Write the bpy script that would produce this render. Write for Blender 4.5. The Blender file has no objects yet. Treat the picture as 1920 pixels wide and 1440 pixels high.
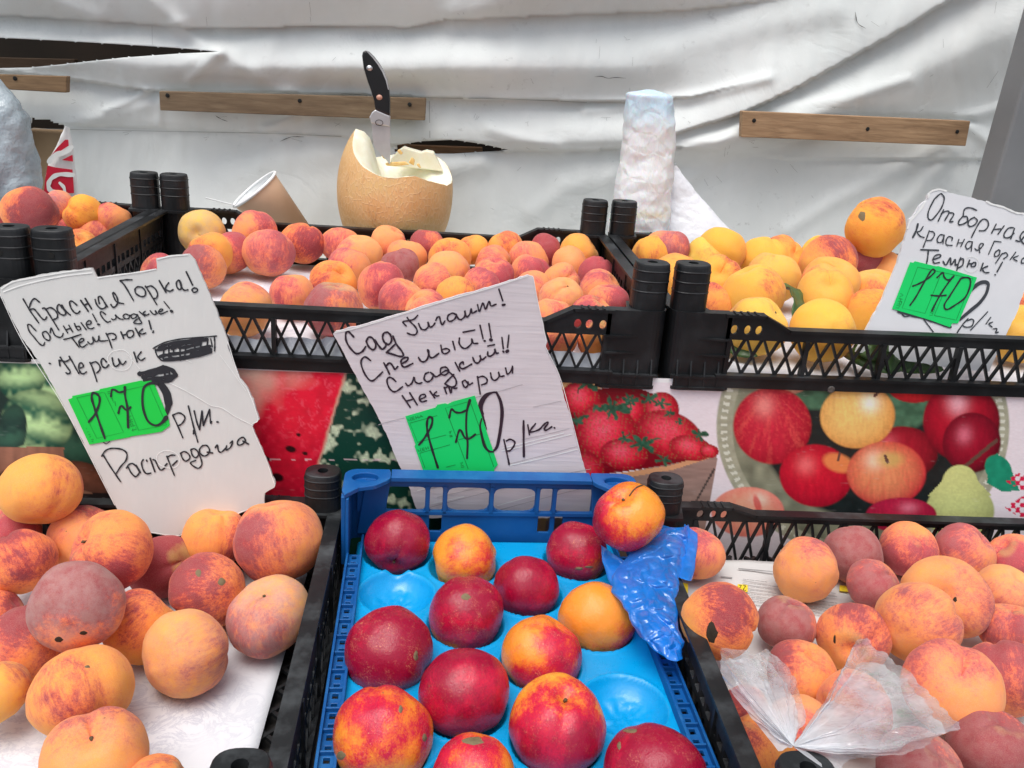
import bpy, bmesh, math, random
import numpy as np
from mathutils import Vector, Matrix, noise as mnoise

random.seed(7)
SC = bpy.context.scene
COL = SC.collection

# ------------------------------------------------------------------ camera
FPX, PITCH, YAW, ROLL = 1606.97682, 0.368357518, 0.0881982027, 0.0749961108
CAM = np.array([0.364122859, -0.812777034, 0.180429368])
FW = np.array([math.sin(YAW)*math.cos(PITCH), math.cos(YAW)*math.cos(PITCH), -math.sin(PITCH)])
RT = np.array([math.cos(YAW), -math.sin(YAW), 0.0])
UP = np.cross(RT, FW)
R2 = RT*math.cos(ROLL) + UP*math.sin(ROLL)
U2 = -RT*math.sin(ROLL) + UP*math.cos(ROLL)

cam_data = bpy.data.cameras.new('camera')
cam_data.sensor_width = 36.0
cam_data.lens = FPX*36.0/1920.0
cam_data.clip_start = 0.02
cam_data.clip_end = 500
cam = bpy.data.objects.new('camera', cam_data)
COL.objects.link(cam)
M = Matrix.Identity(4)
for i in range(3):
    M[i][0], M[i][1], M[i][2], M[i][3] = R2[i], U2[i], -FW[i], CAM[i]
cam.matrix_world = M
SC.camera = cam

# ------------------------------------------------------------------ light
SUN_EL, SUN_AZ = math.radians(70), math.radians(212)      # azimuth clockwise from +Y
world = bpy.data.worlds.new('World')
SC.world = world
world.use_nodes = True
wn = world.node_tree
wn.nodes.clear()
w_out = wn.nodes.new('ShaderNodeOutputWorld')
w_bg = wn.nodes.new('ShaderNodeBackground')
w_sky = wn.nodes.new('ShaderNodeTexSky')
w_sky.sky_type = 'NISHITA'
w_sky.sun_disc = False
w_sky.sun_elevation = SUN_EL
w_sky.sun_rotation = SUN_AZ
w_sky.dust_density = 4.0
w_hs = wn.nodes.new('ShaderNodeHueSaturation')            # overcast: a whiter sky
w_hs.inputs['Saturation'].default_value = 0.50
wn.links.new(w_sky.outputs[0], w_hs.inputs['Color'])
wn.links.new(w_hs.outputs[0], w_bg.inputs['Color'])
w_bg.inputs['Strength'].default_value = 0.124
wn.links.new(w_bg.outputs[0], w_out.inputs[0])
sun_d = bpy.data.lights.new('sun', 'SUN')
sun_d.energy = 1.3
sun_d.angle = math.radians(40)
sun_d.color = (1.0, 0.965, 0.92)
sun = bpy.data.objects.new('sun', sun_d)
COL.objects.link(sun)
sdir = Vector((math.sin(SUN_AZ)*math.cos(SUN_EL), math.cos(SUN_AZ)*math.cos(SUN_EL), math.sin(SUN_EL)))
sun.rotation_euler = sdir.to_track_quat('Z', 'Y').to_euler()
SC.view_settings.view_transform = 'Standard'
SC.view_settings.look = 'None'
SC.view_settings.exposure = 0.58
SC.view_settings.gamma = 1.0
SC.view_settings.use_curve_mapping = False

# ------------------------------------------------------------------ helpers
def ray(x, y): return FW + R2*(x-960)/FPX - U2*(y-720)/FPX
def aty(x, y, Y):
    d = ray(x, y); return CAM + d*(Y-CAM[1])/d[1]
def atz(x, y, Z):
    d = ray(x, y); return CAM + d*(Z-CAM[2])/d[2]
def onplane(x, y, P0, n):
    d = ray(x, y); return CAM + d*(np.dot(P0-CAM, n)/np.dot(d, n))
def proj(P):
    d = np.asarray(P) - CAM; z = d @ FW
    return np.stack([960+FPX*(d@R2)/z, 720-FPX*(d@U2)/z], -1)
def fb(p, sc=1.0, oc=3, off=0.0):
    return mnoise.fractal(Vector((p[0]*sc+off, p[1]*sc-off, p[2]*sc+off*.5)), 1.0, 2.0, oc)

class MB:
    def __init__(s): s.v = []; s.f = []
    def add(s, vs, fs):
        n = len(s.v); s.v += [tuple(map(float, p)) for p in vs]; s.f += [tuple(i+n for i in f) for f in fs]; return n
    def box(s, a, b):
        x0, y0, z0 = a; x1, y1, z1 = b
        s.add([(x0,y0,z0),(x1,y0,z0),(x1,y1,z0),(x0,y1,z0),(x0,y0,z1),(x1,y0,z1),(x1,y1,z1),(x0,y1,z1)],
              [(0,3,2,1),(4,5,6,7),(0,1,5,4),(1,2,6,5),(2,3,7,6),(3,0,4,7)])
    def bar(s, a, b, w, t, n=(0, 1, 0)):
        """box bar from a to b, width w in plane, thickness t along n"""
        a, b, n = Vector(a), Vector(b), Vector(n).normalized()
        d = (b-a).normalized(); u = d.cross(n).normalized()
        vs = []
        for p in (a, b):
            for (i, j) in ((-1,-1),(1,-1),(1,1),(-1,1)): vs.append(p + u*(i*w/2) + n*(j*t/2))
        s.add(vs, [(0,1,2,3),(7,6,5,4),(0,4,5,1),(1,5,6,2),(2,6,7,3),(3,7,4,0)])
    def loft(s, rings, caps=(True, True), closed=True):
        n = len(rings[0]); vs = [p for r in rings for p in r]; fs = []
        for k in range(len(rings)-1):
            for i in range(n if closed else n-1):
                j = (i+1) % n; fs.append((k*n+i, k*n+j, (k+1)*n+j, (k+1)*n+i))
        if caps[0]: fs.append(tuple(range(n-1, -1, -1)))
        if caps[1]: fs.append(tuple((len(rings)-1)*n+i for i in range(n)))
        s.add(vs, fs)
    def grid(s, P):
        P = np.asarray(P); h, w = P.shape[:2]
        n = len(s.v); s.v += [tuple(p) for p in P.reshape(-1, 3).tolist()]
        s.f += [(n+i*w+j, n+i*w+j+1, n+(i+1)*w+j+1, n+(i+1)*w+j) for i in range(h-1) for j in range(w-1)]
    def prism(s, outline, nrm, t):
        """outline: list of 3D points, extruded by t along nrm"""
        n = len(outline); nrm = np.asarray(nrm, float)
        a = [np.asarray(p, float) for p in outline]; b = [p+nrm*t for p in a]
        fs = [tuple(range(n)), tuple(range(2*n-1, n-1, -1))]
        for i in range(n):
            j = (i+1) % n; fs.append((i, i+n, j+n, j))
        s.add(a+b, fs)
    def build(s, name, mat, parent=None, smooth=False, bevel=0, rec=True):
        me = bpy.data.meshes.new(name); me.from_pydata(s.v, [], s.f); me.update()
        if rec:
            bm = bmesh.new(); bm.from_mesh(me); bmesh.ops.recalc_face_normals(bm, faces=bm.faces); bm.to_mesh(me); bm.free()
        return link(name, me, mat, parent, smooth, bevel)

def link(name, me, mat, parent=None, smooth=False, bevel=0):
    o = bpy.data.objects.new(name, me); COL.objects.link(o)
    if mat: me.materials.append(mat)
    if parent: o.parent = parent
    if smooth:
        me.polygons.foreach_set('use_smooth', [True]*len(me.polygons)); me.update()
    if bevel:
        m = o.modifiers.new('bevel', 'BEVEL'); m.width = bevel; m.segments = 2; m.limit_method = 'ANGLE'; m.angle_limit = 0.6
    return o
def tag(o, label, cat, group=None):
    o['label'] = label; o['category'] = cat
    if group: o['group'] = group
    return o
def struct(o): o['kind'] = 'structure'; return o
def thing(name, label, cat, loc=(0,0,0), group=None):
    o = bpy.data.objects.new(name, None); COL.objects.link(o); o.location = loc; o.empty_display_size = .05
    return tag(o, label, cat, group)

# ------------------------------------------------------------------ materials
def new_mat(name):
    m = bpy.data.materials.new(name); m.use_nodes = True
    nt = m.node_tree; b = nt.nodes['Principled BSDF']
    return m, nt, b
def N(nt, t, **kw):
    n = nt.nodes.new(t)
    for k, v in kw.items():
        if hasattr(n, k): setattr(n, k, v)
        else: n.inputs[k].default_value = v
    return n
def mth(nt, op, a, b=None, clamp=False):
    n = nt.nodes.new('ShaderNodeMath'); n.operation = op; n.use_clamp = clamp
    for i, x in enumerate((a, b)):
        if x is None: continue
        if isinstance(x, (int, float)): n.inputs[i].default_value = x
        else: nt.links.new(x, n.inputs[i])
    return n.outputs[0]
def mixc(nt, f, a, b, mode='MIX'):
    n = nt.nodes.new('ShaderNodeMix'); n.data_type = 'RGBA'; n.blend_type = mode
    for s, x in ((0, f), (6, a), (7, b)):
        if isinstance(x, (int, float)): n.inputs[s].default_value = x
        elif isinstance(x, tuple): n.inputs[s].default_value = (*x, 1)[:4]
        else: nt.links.new(x, n.inputs[s])
    return n.outputs[2]
def ramp(nt, f, stops, interp='LINEAR'):
    n = nt.nodes.new('ShaderNodeValToRGB'); cr = n.color_ramp; cr.interpolation = interp
    while len(cr.elements) < len(stops): cr.elements.new(0.5)
    for e, (p, c) in zip(cr.elements, stops):
        e.position = p; e.color = (*c, 1) if isinstance(c, tuple) else (c, c, c, 1)
    nt.links.new(f, n.inputs[0]); return n.outputs[0]
def noise(nt, co, scale, detail=4, rough=.55, dist=0.0):
    n = N(nt, 'ShaderNodeTexNoise'); n.inputs['Scale'].default_value = scale; n.inputs['Detail'].default_value = detail
    n.inputs['Roughness'].default_value = rough; n.inputs['Distortion'].default_value = dist
    if co is not None: nt.links.new(co, n.inputs['Vector'])
    return n.outputs['Fac']
def bump(nt, b, h, s=.3, d=.001):
    n = N(nt, 'ShaderNodeBump'); n.inputs['Strength'].default_value = s; n.inputs['Distance'].default_value = d
    nt.links.new(h, n.inputs['Height']); nt.links.new(n.outputs[0], b.inputs['Normal'])
def coord(nt, kind='Object', scale=None):
    c = N(nt, 'ShaderNodeTexCoord').outputs[kind]
    if scale:
        m = N(nt, 'ShaderNodeMapping'); m.inputs['Scale'].default_value = scale; nt.links.new(c, m.inputs['Vector']); c = m.outputs[0]
    return c

def simple(name, c1, c2, scale, rough=.5, bmp=.15, bd=.0005, spec=.5, aniso=None, detail=4):
    m, nt, b = new_mat(name)
    co = coord(nt, 'Object', aniso)
    f = noise(nt, co, scale, detail)
    nt.links.new(ramp(nt, f, [(.3, c1), (.7, c2)]), b.inputs['Base Color'])
    b.inputs['Roughness'].default_value = rough; b.inputs['Specular IOR Level'].default_value = spec
    if bmp: bump(nt, b, noise(nt, co, scale*6, 3), bmp, bd)
    return m

def plastic(name, base, dust, rough):
    m, nt, b = new_mat(name); co = coord(nt)
    f = noise(nt, co, 22, 6, .65); g = noise(nt, co, 240, 3)
    geo = N(nt, 'ShaderNodeNewGeometry'); sp = N(nt, 'ShaderNodeSeparateXYZ'); nt.links.new(geo.outputs['Normal'], sp.inputs[0])
    up = mth(nt, 'MULTIPLY', mth(nt, 'MAXIMUM', sp.outputs[2], 0.0), .55)      # dust settles on upward faces
    d = mth(nt, 'MULTIPLY', ramp(nt, f, [(.48, 0.0), (.72, 1.0)]), mth(nt, 'ADD', up, .26), True)
    nt.links.new(mixc(nt, d, base, dust), b.inputs['Base Color'])
    nt.links.new(ramp(nt, mth(nt, 'ADD', f, mth(nt, 'MULTIPLY', g, .3)), [(.3, rough-.1), (.9, rough+.25)]), b.inputs['Roughness'])
    b.inputs['Specular IOR Level'].default_value = .45
    bump(nt, b, g, .12, .0003)
    return m
M_BLACK = plastic('black_plastic', (.005, .0058, .0068), (.055, .06, .065), .36)
M_BLACK2 = plastic('dusty_black_plastic', (.008, .0095, .0108), (.075, .085, .09), .42)
M_BLUE = plastic('blue_plastic', (.003, .085, .30), (.02, .16, .40), .34)
def m_tray():
    m, nt, b = new_mat('cyan_tray_plastic'); co = coord(nt)
    nt.links.new(mixc(nt, noise(nt, co, 9, 3), (.0, .27, .60), (.0, .34, .70)), b.inputs['Base Color'])
    nt.links.new(ramp(nt, noise(nt, co, 30, 5, .7), [(.35, .2), (.7, .5)]), b.inputs['Roughness']); b.inputs['Specular IOR Level'].default_value = .5
    bump(nt, b, mth(nt, 'ADD', noise(nt, co, 60, 3), mth(nt, 'MULTIPLY', noise(nt, co, 14, 4, .6, 1.0), 2.0)), .3, .0016)
    return m
M_TRAY = m_tray()
M_WOOD = None
def m_wood():
    m, nt, b = new_mat('weathered_pine'); co = coord(nt, 'Object', (3, 30, 30))
    f = noise(nt, co, 6, 6, .6, .6); k = noise(nt, coord(nt, 'Object', (1, 3, 3)), 9, 3)
    oi = N(nt, 'ShaderNodeObjectInfo')
    c = ramp(nt, f, [(.25, (.13, .085, .05)), (.5, (.22, .15, .09)), (.75, (.30, .215, .135))])
    c = mixc(nt, ramp(nt, k, [(.5, 0.0), (.8, .6)]), c, (.11, .065, .035))
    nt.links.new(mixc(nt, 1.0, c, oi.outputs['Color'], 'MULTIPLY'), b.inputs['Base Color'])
    b.inputs['Roughness'].default_value = .75; bump(nt, b, f, .4, .001)
    return m
M_WOOD = m_wood()
def m_tarp():
    m, nt, b = new_mat('dirty_white_tarpaulin'); co = coord(nt, 'Object')
    big = noise(nt, co, 3.0, 5, .6); fine = noise(nt, co, 55, 4, .7)
    c = ramp(nt, big, [(.3, (.60, .635, .625)), (.65, (.72, .745, .735))])
    d = ramp(nt, fine, [(.60, 0.0), (.78, .5)])
    c = mixc(nt, mth(nt, 'MULTIPLY', d, ramp(nt, noise(nt, co, 5, 2), [(.45, 0.0), (.7, 1.0)])), c, (.16, .16, .15))
    wv = noise(nt, coord(nt, 'Object', (160, 160, 14)), 4, 2)
    vv = N(nt, 'ShaderNodeTexVoronoi'); vv.feature = 'DISTANCE_TO_EDGE'; vv.inputs['Scale'].default_value = 7.0
    nz = N(nt, 'ShaderNodeTexNoise'); nz.inputs['Scale'].default_value = 5.0; nt.links.new(co, nz.inputs['Vector'])
    ad = N(nt, 'ShaderNodeVectorMath', operation='ADD'); nt.links.new(co, ad.inputs[0]); nt.links.new(nz.outputs['Color'], ad.inputs[1])
    nt.links.new(ad.outputs[0], vv.inputs['Vector'])
    cr = ramp(nt, vv.outputs['Distance'], [(0.0, 0.0), (.05, 1.0)])
    nt.links.new(c, b.inputs['Base Color'])
    b.inputs['Roughness'].default_value = .75; b.inputs['Specular IOR Level'].default_value = .15
    ab = mth(nt, 'ABSOLUTE', mth(nt, 'SUBTRACT', noise(nt, co, 5.5, 5, .6, .8), .5))
    h = mth(nt, 'ADD', mth(nt, 'MULTIPLY', ramp(nt, ab, [(0.0, 0.0), (.05, 1.0)]), .22), mth(nt, 'ADD', mth(nt, 'MULTIPLY', noise(nt, co, 18, 4), 1.2), mth(nt, 'MULTIPLY', wv, .06)))
    bump(nt, b, h, .35, .004)
    return m
M_TARP = m_tarp()
def m_card(name, c1, c2, stripe):
    m, nt, b = new_mat(name); co = coord(nt)
    f = noise(nt, co, 14, 4); nt.links.new(ramp(nt, f, [(.3, c1), (.7, c2)]), b.inputs['Base Color'])
    b.inputs['Roughness'].default_value = .55; b.inputs['Specular IOR Level'].default_value = .3
    w = noise(nt, coord(nt, 'Object', stripe), 1, 2)
    bump(nt, b, w, .35, .0012)
    return m
M_CARD1 = m_card('white_corrugated_card', (.56, .565, .55), (.62, .62, .60), (150, 10, 30))
M_CARD2 = m_card('pinkish_corrugated_card', (.60, .55, .57), (.68, .63, .65), (12, 10, 190))
M_CARD3 = m_card('pale_card', (.66, .67, .69), (.74, .75, .77), (60, 10, 20))
M_INK = simple('black_marker_ink', (.012, .012, .016), (.02, .02, .026), 40, .45, 0)
M_INK2 = simple('violet_black_ink', (.022, .010, .020), (.034, .018, .03), 40, .45, 0)
M_INK3 = simple('grey_ink', (.03, .035, .042), (.045, .05, .06), 40, .45, 0)
M_TORN_HIGHLIGHT = simple('torn_and_highlight_white', (.72, .73, .71), (.82, .83, .81), 60, .8, .5)  # torn edges and white letters, also painted highlights of creases and embossing
M_GREEN = simple('green_price_paper', (.0, .52, .035), (.0, .58, .06), 10, .55, .1)
M_GREEN2 = simple('green_price_paper_pale', (.0, .60, .12), (.0, .66, .14), 10, .55, .1)
M_GPRINT = simple('dark_green_print', (.0, .17, .02), (.0, .20, .03), 30, .6, 0)
M_METAL = simple('dull_steel', (.55, .55, .56), (.72, .72, .72), 30, .42, .1)
M_METAL.node_tree.nodes['Principled BSDF'].inputs['Metallic'].default_value = .9
M_DARK = simple('near_black', (.004, .004, .004), (.008, .008, .007), 20, .9, 0)  # paints the shade of post holes; also dark screw heads and knife ring
M_GREYPOST = simple('grey_painted_metal', (.17, .175, .18), (.21, .215, .22), 8, .5, .1)
M_PAPER = None
def m_paper(name, c1, c2, vein):
    m, nt, b = new_mat(name); co = coord(nt)
    f = noise(nt, co, 35, 6, .7, 1.5)
    c = ramp(nt, f, [(.44, c1), (.50, c2), (.56, c1)])
    nt.links.new(mixc(nt, ramp(nt, noise(nt, co, 8, 2), [(.4, 0.0), (.6, vein)]), c1, c), b.inputs['Base Color'])
    b.inputs['Roughness'].default_value = .6; bump(nt, b, noise(nt, co, 20, 4), .3, .002)
    return m
M_PAPER = m_paper('white_liner_paper', (.72, .74, .78), (.50, .52, .60), .8)
M_NEWS = m_paper('newsprint', (.60, .60, .59), (.55, .55, .55), .3)

def fruit_mat(name, kind):
    """colour from the object's own colour: R blush amount, G green-yellow, B dusty bloom, A pink tint"""
    m, nt, b = new_mat(name)
    oi = N(nt, 'ShaderNodeObjectInfo'); co = coord(nt)
    sc = N(nt, 'ShaderNodeSeparateColor'); nt.links.new(oi.outputs['Color'], sc.inputs[0])
    A, G, D, P = sc.outputs[0], sc.outputs[1], sc.outputs[2], oi.outputs['Alpha']
    rnd = mth(nt, 'MULTIPLY', oi.outputs['Random'], 37.0)
    cb = N(nt, 'ShaderNodeCombineXYZ'); [nt.links.new(rnd, cb.inputs[i]) for i in range(3)]
    ad = N(nt, 'ShaderNodeVectorMath', operation='ADD'); nt.links.new(co, ad.inputs[0]); nt.links.new(cb.outputs[0], ad.inputs[1])
    c1 = ad.outputs[0]
    mp = N(nt, 'ShaderNodeMapping'); mp.inputs['Scale'].default_value = (5, 5, .9); nt.links.new(c1, mp.inputs['Vector'])
    sx = N(nt, 'ShaderNodeSeparateXYZ'); nt.links.new(co, sx.inputs[0])
    big = noise(nt, c1, 1.1, 3, .5); mid = noise(nt, c1, 3.2, 5, .65); streak = noise(nt, mp.outputs[0], 2.4, 6, .7)
    fine = noise(nt, c1, 26, 4, .75)
    # blush field
    t = mth(nt, 'MULTIPLY', sx.outputs[0], .50)
    t = mth(nt, 'ADD', t, mth(nt, 'MULTIPLY', mth(nt, 'SUBTRACT', big, .5), 1.7))
    t = mth(nt, 'ADD', t, mth(nt, 'MULTIPLY', mth(nt, 'SUBTRACT', mid, .5), .8))
    t = mth(nt, 'ADD', t, mth(nt, 'MULTIPLY', mth(nt, 'SUBTRACT', streak, .5), 1.25 if kind == 'peach' else .6))
    t = mth(nt, 'ADD', t, mth(nt, 'MULTIPLY', mth(nt, 'SUBTRACT', fine, .5), .7))
    t = mth(nt, 'ADD', t, mth(nt, 'SUBTRACT', mth(nt, 'MULTIPLY', A, 1.45 if kind == 'peach' else 1.35), .36 if kind == 'peach' else .46))
    if kind == 'peach':
        base = mixc(nt, P, (.92, .38, .028), (.92, .34, .12))
        base = mixc(nt, mth(nt, 'MULTIPLY', G, 1.3, True), base, (.80, .58, .07))
        r = ramp(nt, t, [(.0, 0.0), (.28, .25), (.55, .62), (.85, 1.0)])
        red = ramp(nt, t, [(.10, (.86, .22, .035)), (.36, (.74, .085, .035)), (.62, (.50, .03, .035)), (.95, (.24, .016, .03))])
        redp = ramp(nt, t, [(.10, (.90, .29, .13)), (.36, (.84, .17, .12)), (.64, (.70, .08, .09)), (1.0, (.42, .03, .06))])
        red = mixc(nt, P, red, redp)
        warm = ramp(nt, mth(nt, 'MULTIPLY', mth(nt, 'ADD', t, .75), .9), [(.05, 0.0), (.75, .8)])
        base = mixc(nt, mth(nt, 'MULTIPLY', warm, mth(nt, 'MULTIPLY', A, 2.0, True)), base, (.90, .27, .06))
        c = mixc(nt, r, base, red)
        # greenish or yellow cavity
        cav = ramp(nt, mth(nt, 'ADD', sx.outputs[2], mth(nt, 'MULTIPLY', mid, .15)), [(.86, 0.0), (.99, .7)])
        c = mixc(nt, cav, c, (.62, .45, .12))
        c = mixc(nt, mth(nt, 'MULTIPLY', ramp(nt, noise(nt, c1, 60, 3, .8), [(.35, 1.0), (.55, 0.0)]), .16), c, (.95, .62, .42))
        dust = mth(nt, 'MULTIPLY', D, ramp(nt, mth(nt, 'ADD', mid, mth(nt, 'MULTIPLY', fine, .25)), [(.40, .25), (.72, 1.0)]))
        c = mixc(nt, mth(nt, 'MULTIPLY', dust, .62), c, (.46, .33, .30))
    else:
        base = mixc(nt, G, (.86, .26, .03), (.90, .42, .04))
        r = ramp(nt, t, [(.0, 0.0), (.25, .5), (.5, 1.0)])
        red = ramp(nt, t, [(.05, (.82, .13, .02)), (.32, (.66, .022, .03)), (.62, (.54, .009, .045)), (1.0, (.30, .004, .03))])
        c = mixc(nt, r, base, red)
        cav = ramp(nt, mth(nt, 'ADD', sx.outputs[2], mth(nt, 'MULTIPLY', mid, .3)), [(1.02, 0.0), (1.12, .8)])
        c = mixc(nt, cav, c, (.72, .42, .10))
        dots = ramp(nt, noise(nt, c1, 34, 3, .7), [(.56, 0.0), (.64, 1.0)])
        dz = mth(nt, 'MULTIPLY', dots, ramp(nt, mid, [(.48, 0.0), (.64, .85)]))
        c = mixc(nt, mth(nt, 'MULTIPLY', dz, D), c, (.90, .40, .20))
    # small brown blemishes
    vb = N(nt, 'ShaderNodeTexVoronoi'); vb.inputs['Scale'].default_value = 2.3; nt.links.new(c1, vb.inputs['Vector'])
    sepc = N(nt, 'ShaderNodeSeparateColor'); nt.links.new(vb.outputs['Color'], sepc.inputs[0])
    few = ramp(nt, sepc.outputs[0], [(.72, 0.0), (.73, 1.0)])
    spot = mth(nt, 'MULTIPLY', ramp(nt, mth(nt, 'ADD', vb.outputs['Distance'], mth(nt, 'MULTIPLY', fine, .08)), [(.075, 1.0), (.10, 0.0)]), few)
    c = mixc(nt, mth(nt, 'MULTIPLY', spot, .75), c, (.20, .11, .05))
    nt.links.new(c, b.inputs['Base Color'])
    if kind == 'peach':
        b.inputs['Roughness'].default_value = .75; b.inputs['Specular IOR Level'].default_value = .15
        b.inputs['Sheen Weight'].default_value = .13; b.inputs['Sheen Roughness'].default_value = .45
        b.inputs['Sheen Tint'].default_value = (1, .86, .78, 1)
        b.inputs['Subsurface Weight'].default_value = .12; b.inputs['Subsurface Radius'].default_value = (1, .35, .12); b.inputs['Subsurface Scale'].default_value = .12
        bump(nt, b, mth(nt, 'ADD', fine, mth(nt, 'MULTIPLY', mid, .8)), .16, .02)
    else:
        nt.links.new(ramp(nt, mid, [(.3, .17), (.7, .36)]), b.inputs['Roughness'])
        b.inputs['Specular IOR Level'].default_value = .42
        b.inputs['Subsurface Weight'].default_value = .06; b.inputs['Subsurface Radius'].default_value = (1, .3, .1); b.inputs['Subsurface Scale'].default_value = .1
        bump(nt, b, mth(nt, 'ADD', mth(nt, 'MULTIPLY', fine, .4), mid), .16, .02)
    return m
M_PEACH = fruit_mat('peach_skin', 'peach')
M_NECT = fruit_mat('nectarine_skin', 'nectarine')
M_STEM = simple('dry_stem', (.06, .035, .015), (.14, .09, .04), 60, .8, .4)
M_ROT = simple('rotten_spot', (.006, .004, .003), (.05, .03, .012), 300, .8, .8)
M_SCAR = simple('grey_scar', (.14, .11, .06), (.24, .18, .09), 200, .75, .5)
M_LEAF = simple('peach_leaf', (.02, .055, .015), (.07, .13, .03), 30, .45, .4)
M_SKIN = None
def m_film(name, col, rough, alpha, trans, crk=30, knot=0):
    m, nt, b = new_mat(name); nt.nodes.remove(b)
    out = nt.nodes['Material Output']; co = coord(nt)
    g = N(nt, 'ShaderNodeBsdfGlossy'); g.inputs['Roughness'].default_value = rough; g.inputs['Color'].default_value = (1, 1, 1, 1)
    d = N(nt, 'ShaderNodeBsdfDiffuse'); d.inputs['Color'].default_value = (*col, 1)
    tl = N(nt, 'ShaderNodeBsdfTranslucent'); tl.inputs['Color'].default_value = (*col, 1)
    tp = N(nt, 'ShaderNodeBsdfTransparent'); tp.inputs['Color'].default_value = tuple(min(1, .55+.45*c) for c in col)+(1,)
    bp = N(nt, 'ShaderNodeBump'); bp.inputs['Strength'].default_value = .55; bp.inputs['Distance'].default_value = .003
    h = noise(nt, co, crk, 4, .6, .6); nt.links.new(h, bp.inputs['Height'])
    for n in (g, d, tl): nt.links.new(bp.outputs[0], n.inputs['Normal'])
    m1 = N(nt, 'ShaderNodeMixShader'); m1.inputs[0].default_value = trans; nt.links.new(d.outputs[0], m1.inputs[1]); nt.links.new(tl.outputs[0], m1.inputs[2])
    m2 = N(nt, 'ShaderNodeMixShader'); nt.links.new(m1.outputs[0], m2.inputs[1]); nt.links.new(tp.outputs[0], m2.inputs[2])
    al = ramp(nt, noise(nt, co, crk*.7, 4), [(.35, max(0, alpha-.15)), (.65, min(1, alpha+.15))])
    if knot:      # gathered layers near the knot are denser
        ln = N(nt, 'ShaderNodeVectorMath', operation='LENGTH'); nt.links.new(co, ln.inputs[0])
        al = mth(nt, 'MULTIPLY', al, ramp(nt, mth(nt, 'DIVIDE', ln.outputs['Value'], knot), [(.05, .15), (1.0, 1.0)]))
    nt.links.new(al, m2.inputs[0])
    fr = N(nt, 'ShaderNodeLayerWeight'); fr.inputs['Blend'].default_value = .5; nt.links.new(bp.outputs[0], fr.inputs['Normal'])
    m3 = N(nt, 'ShaderNodeMixShader'); nt.links.new(mth(nt, 'ADD', mth(nt, 'MULTIPLY', mth(nt, 'POWER', fr.outputs['Facing'], 2.5), .55), .07, True), m3.inputs[0])
    nt.links.new(m2.outputs[0], m3.inputs[1]); nt.links.new(g.outputs[0], m3.inputs[2])
    nt.links.new(m3.outputs[0], out.inputs[0])
    return m
M_CLEAR = m_film('clear_bag_film', (.88, .90, .93), .12, .74, .40, 60, .055)
M_BLUEBAG = m_film('blue_bag_film', (.008, .24, .84), .20, .14, .34, 42)
M_WHITEBAG = m_film('white_bag_film', (.82, .84, .86), .3, .10, .4, 40)
M_GREYBAG = m_film('grey_blue_bag_film', (.38, .46, .52), .25, .10, .4, 25)

# ================================================================== SETTING
mb = MB(); mb.box((-60, -60, -1.06), (60, 60, -1.0))
struct(mb.build('ground', simple('asphalt', (.04, .04, .04), (.07, .07, .068), 12, .9, .4, .004)))

# ---- tarpaulin wall: folded sheet, world height field on the plane y = 0.60
U = np.arange(-400, 2320, 5.0); V = np.arange(-360, 640, 3.3)
UU, VV = np.meshgrid(U, V)
HOLE = {j: [] for j in range(len(U))}
SL1U = [(-420,52),(0,70),(120,76),(250,84),(340,90),(413,97)]; SL1L = [(-420,124),(0,128),(60,127),(120,121),(230,108),(340,100),(413,97)]
SL2U = [(738,283),(744,272),(790,265),(850,262),(905,270),(958,282)]; SL2L = [(738,283),(744,288),(850,288),(905,284.5),(958,282)]
def line(pts, u): p = np.array(pts, float); return np.interp(u, p[:, 0], p[:, 1])
def sst(a, b, x): t = np.clip((x-a)/(b-a), 0, 1); return t*t*(3-2*t)
vtop = line([(-500,20),(0,27),(190,38),(350,50),(470,51),(640,46),(770,50),(835,36),(900,33),(1280,18),(1500,-5),(1700,-70),(2400,-250)], UU)
vbot = line([(-500,125),(0,134),(150,150),(280,170),(640,176),(840,184),(1000,187),(1180,190),(1300,182),(1440,146),(1460,140),(2400,140)], UU)
seam = line([(-500,215),(0,228),(300,240),(640,256),(740,272),(950,283),(1100,281),(1270,276),(1500,300),(2400,300)], UU)
v2 = line([(900,330),(1150,290),(1280,246),(1400,209),(1500,162),(1600,106),(1700,50),(1800,-12),(2100,-160),(2400,-300)], UU)
def snap(up, lo):
    for j in range(len(U)):
        if not (up[0][0] <= U[j] <= up[-1][0]): continue
        yu = np.interp(U[j], [p[0] for p in up], [p[1] for p in up]); yl = np.interp(U[j], [p[0] for p in lo], [p[1] for p in lo])
        i0 = int(np.argmin(abs(V-yu))); i1 = int(np.argmin(abs(V-yl)))
        if i1 <= i0: i1 = i0+1
        VV[i0, j] = yu; VV[i1, j] = max(yl, yu+.05)
        HOLE[j].append((i0, i1))
snap(SL1U, SL1L); snap(SL2U, SL2L)
H = np.zeros_like(UU)
above = VV < vtop
dtp = vtop-VV
H += np.where(above, .018+.040*(1-np.exp(-np.maximum(dtp, 0)/60)), 0) * (1-sst(1250, 1500, UU))
t = np.clip((VV-vtop)/(vbot-vtop+1e-6), 0, 1)
shape = np.where(t < .6, sst(0, .62, t), 1-.55*sst(.6, 1.0, t))
inb = (VV >= vtop) & (VV < vbot)
ampA = .040*(1-sst(1150, 1445, UU))*(.7+.3*sst(200, 500, UU))
H += np.where(inb, ampA*shape, 0)
# flap under the bulge, coming forward to the seam
tf = np.clip((VV-vbot)/(seam-vbot), 0, 1)
inf = (VV >= vbot) & (VV < seam)
ampF = .007 + .016*sst(640, 950, UU)*(1-sst(1230, 1420, UU))
H += np.where(inf, ampF*(sst(0, .75, tf)-.35*sst(.8, 1, tf)), 0)
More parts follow.
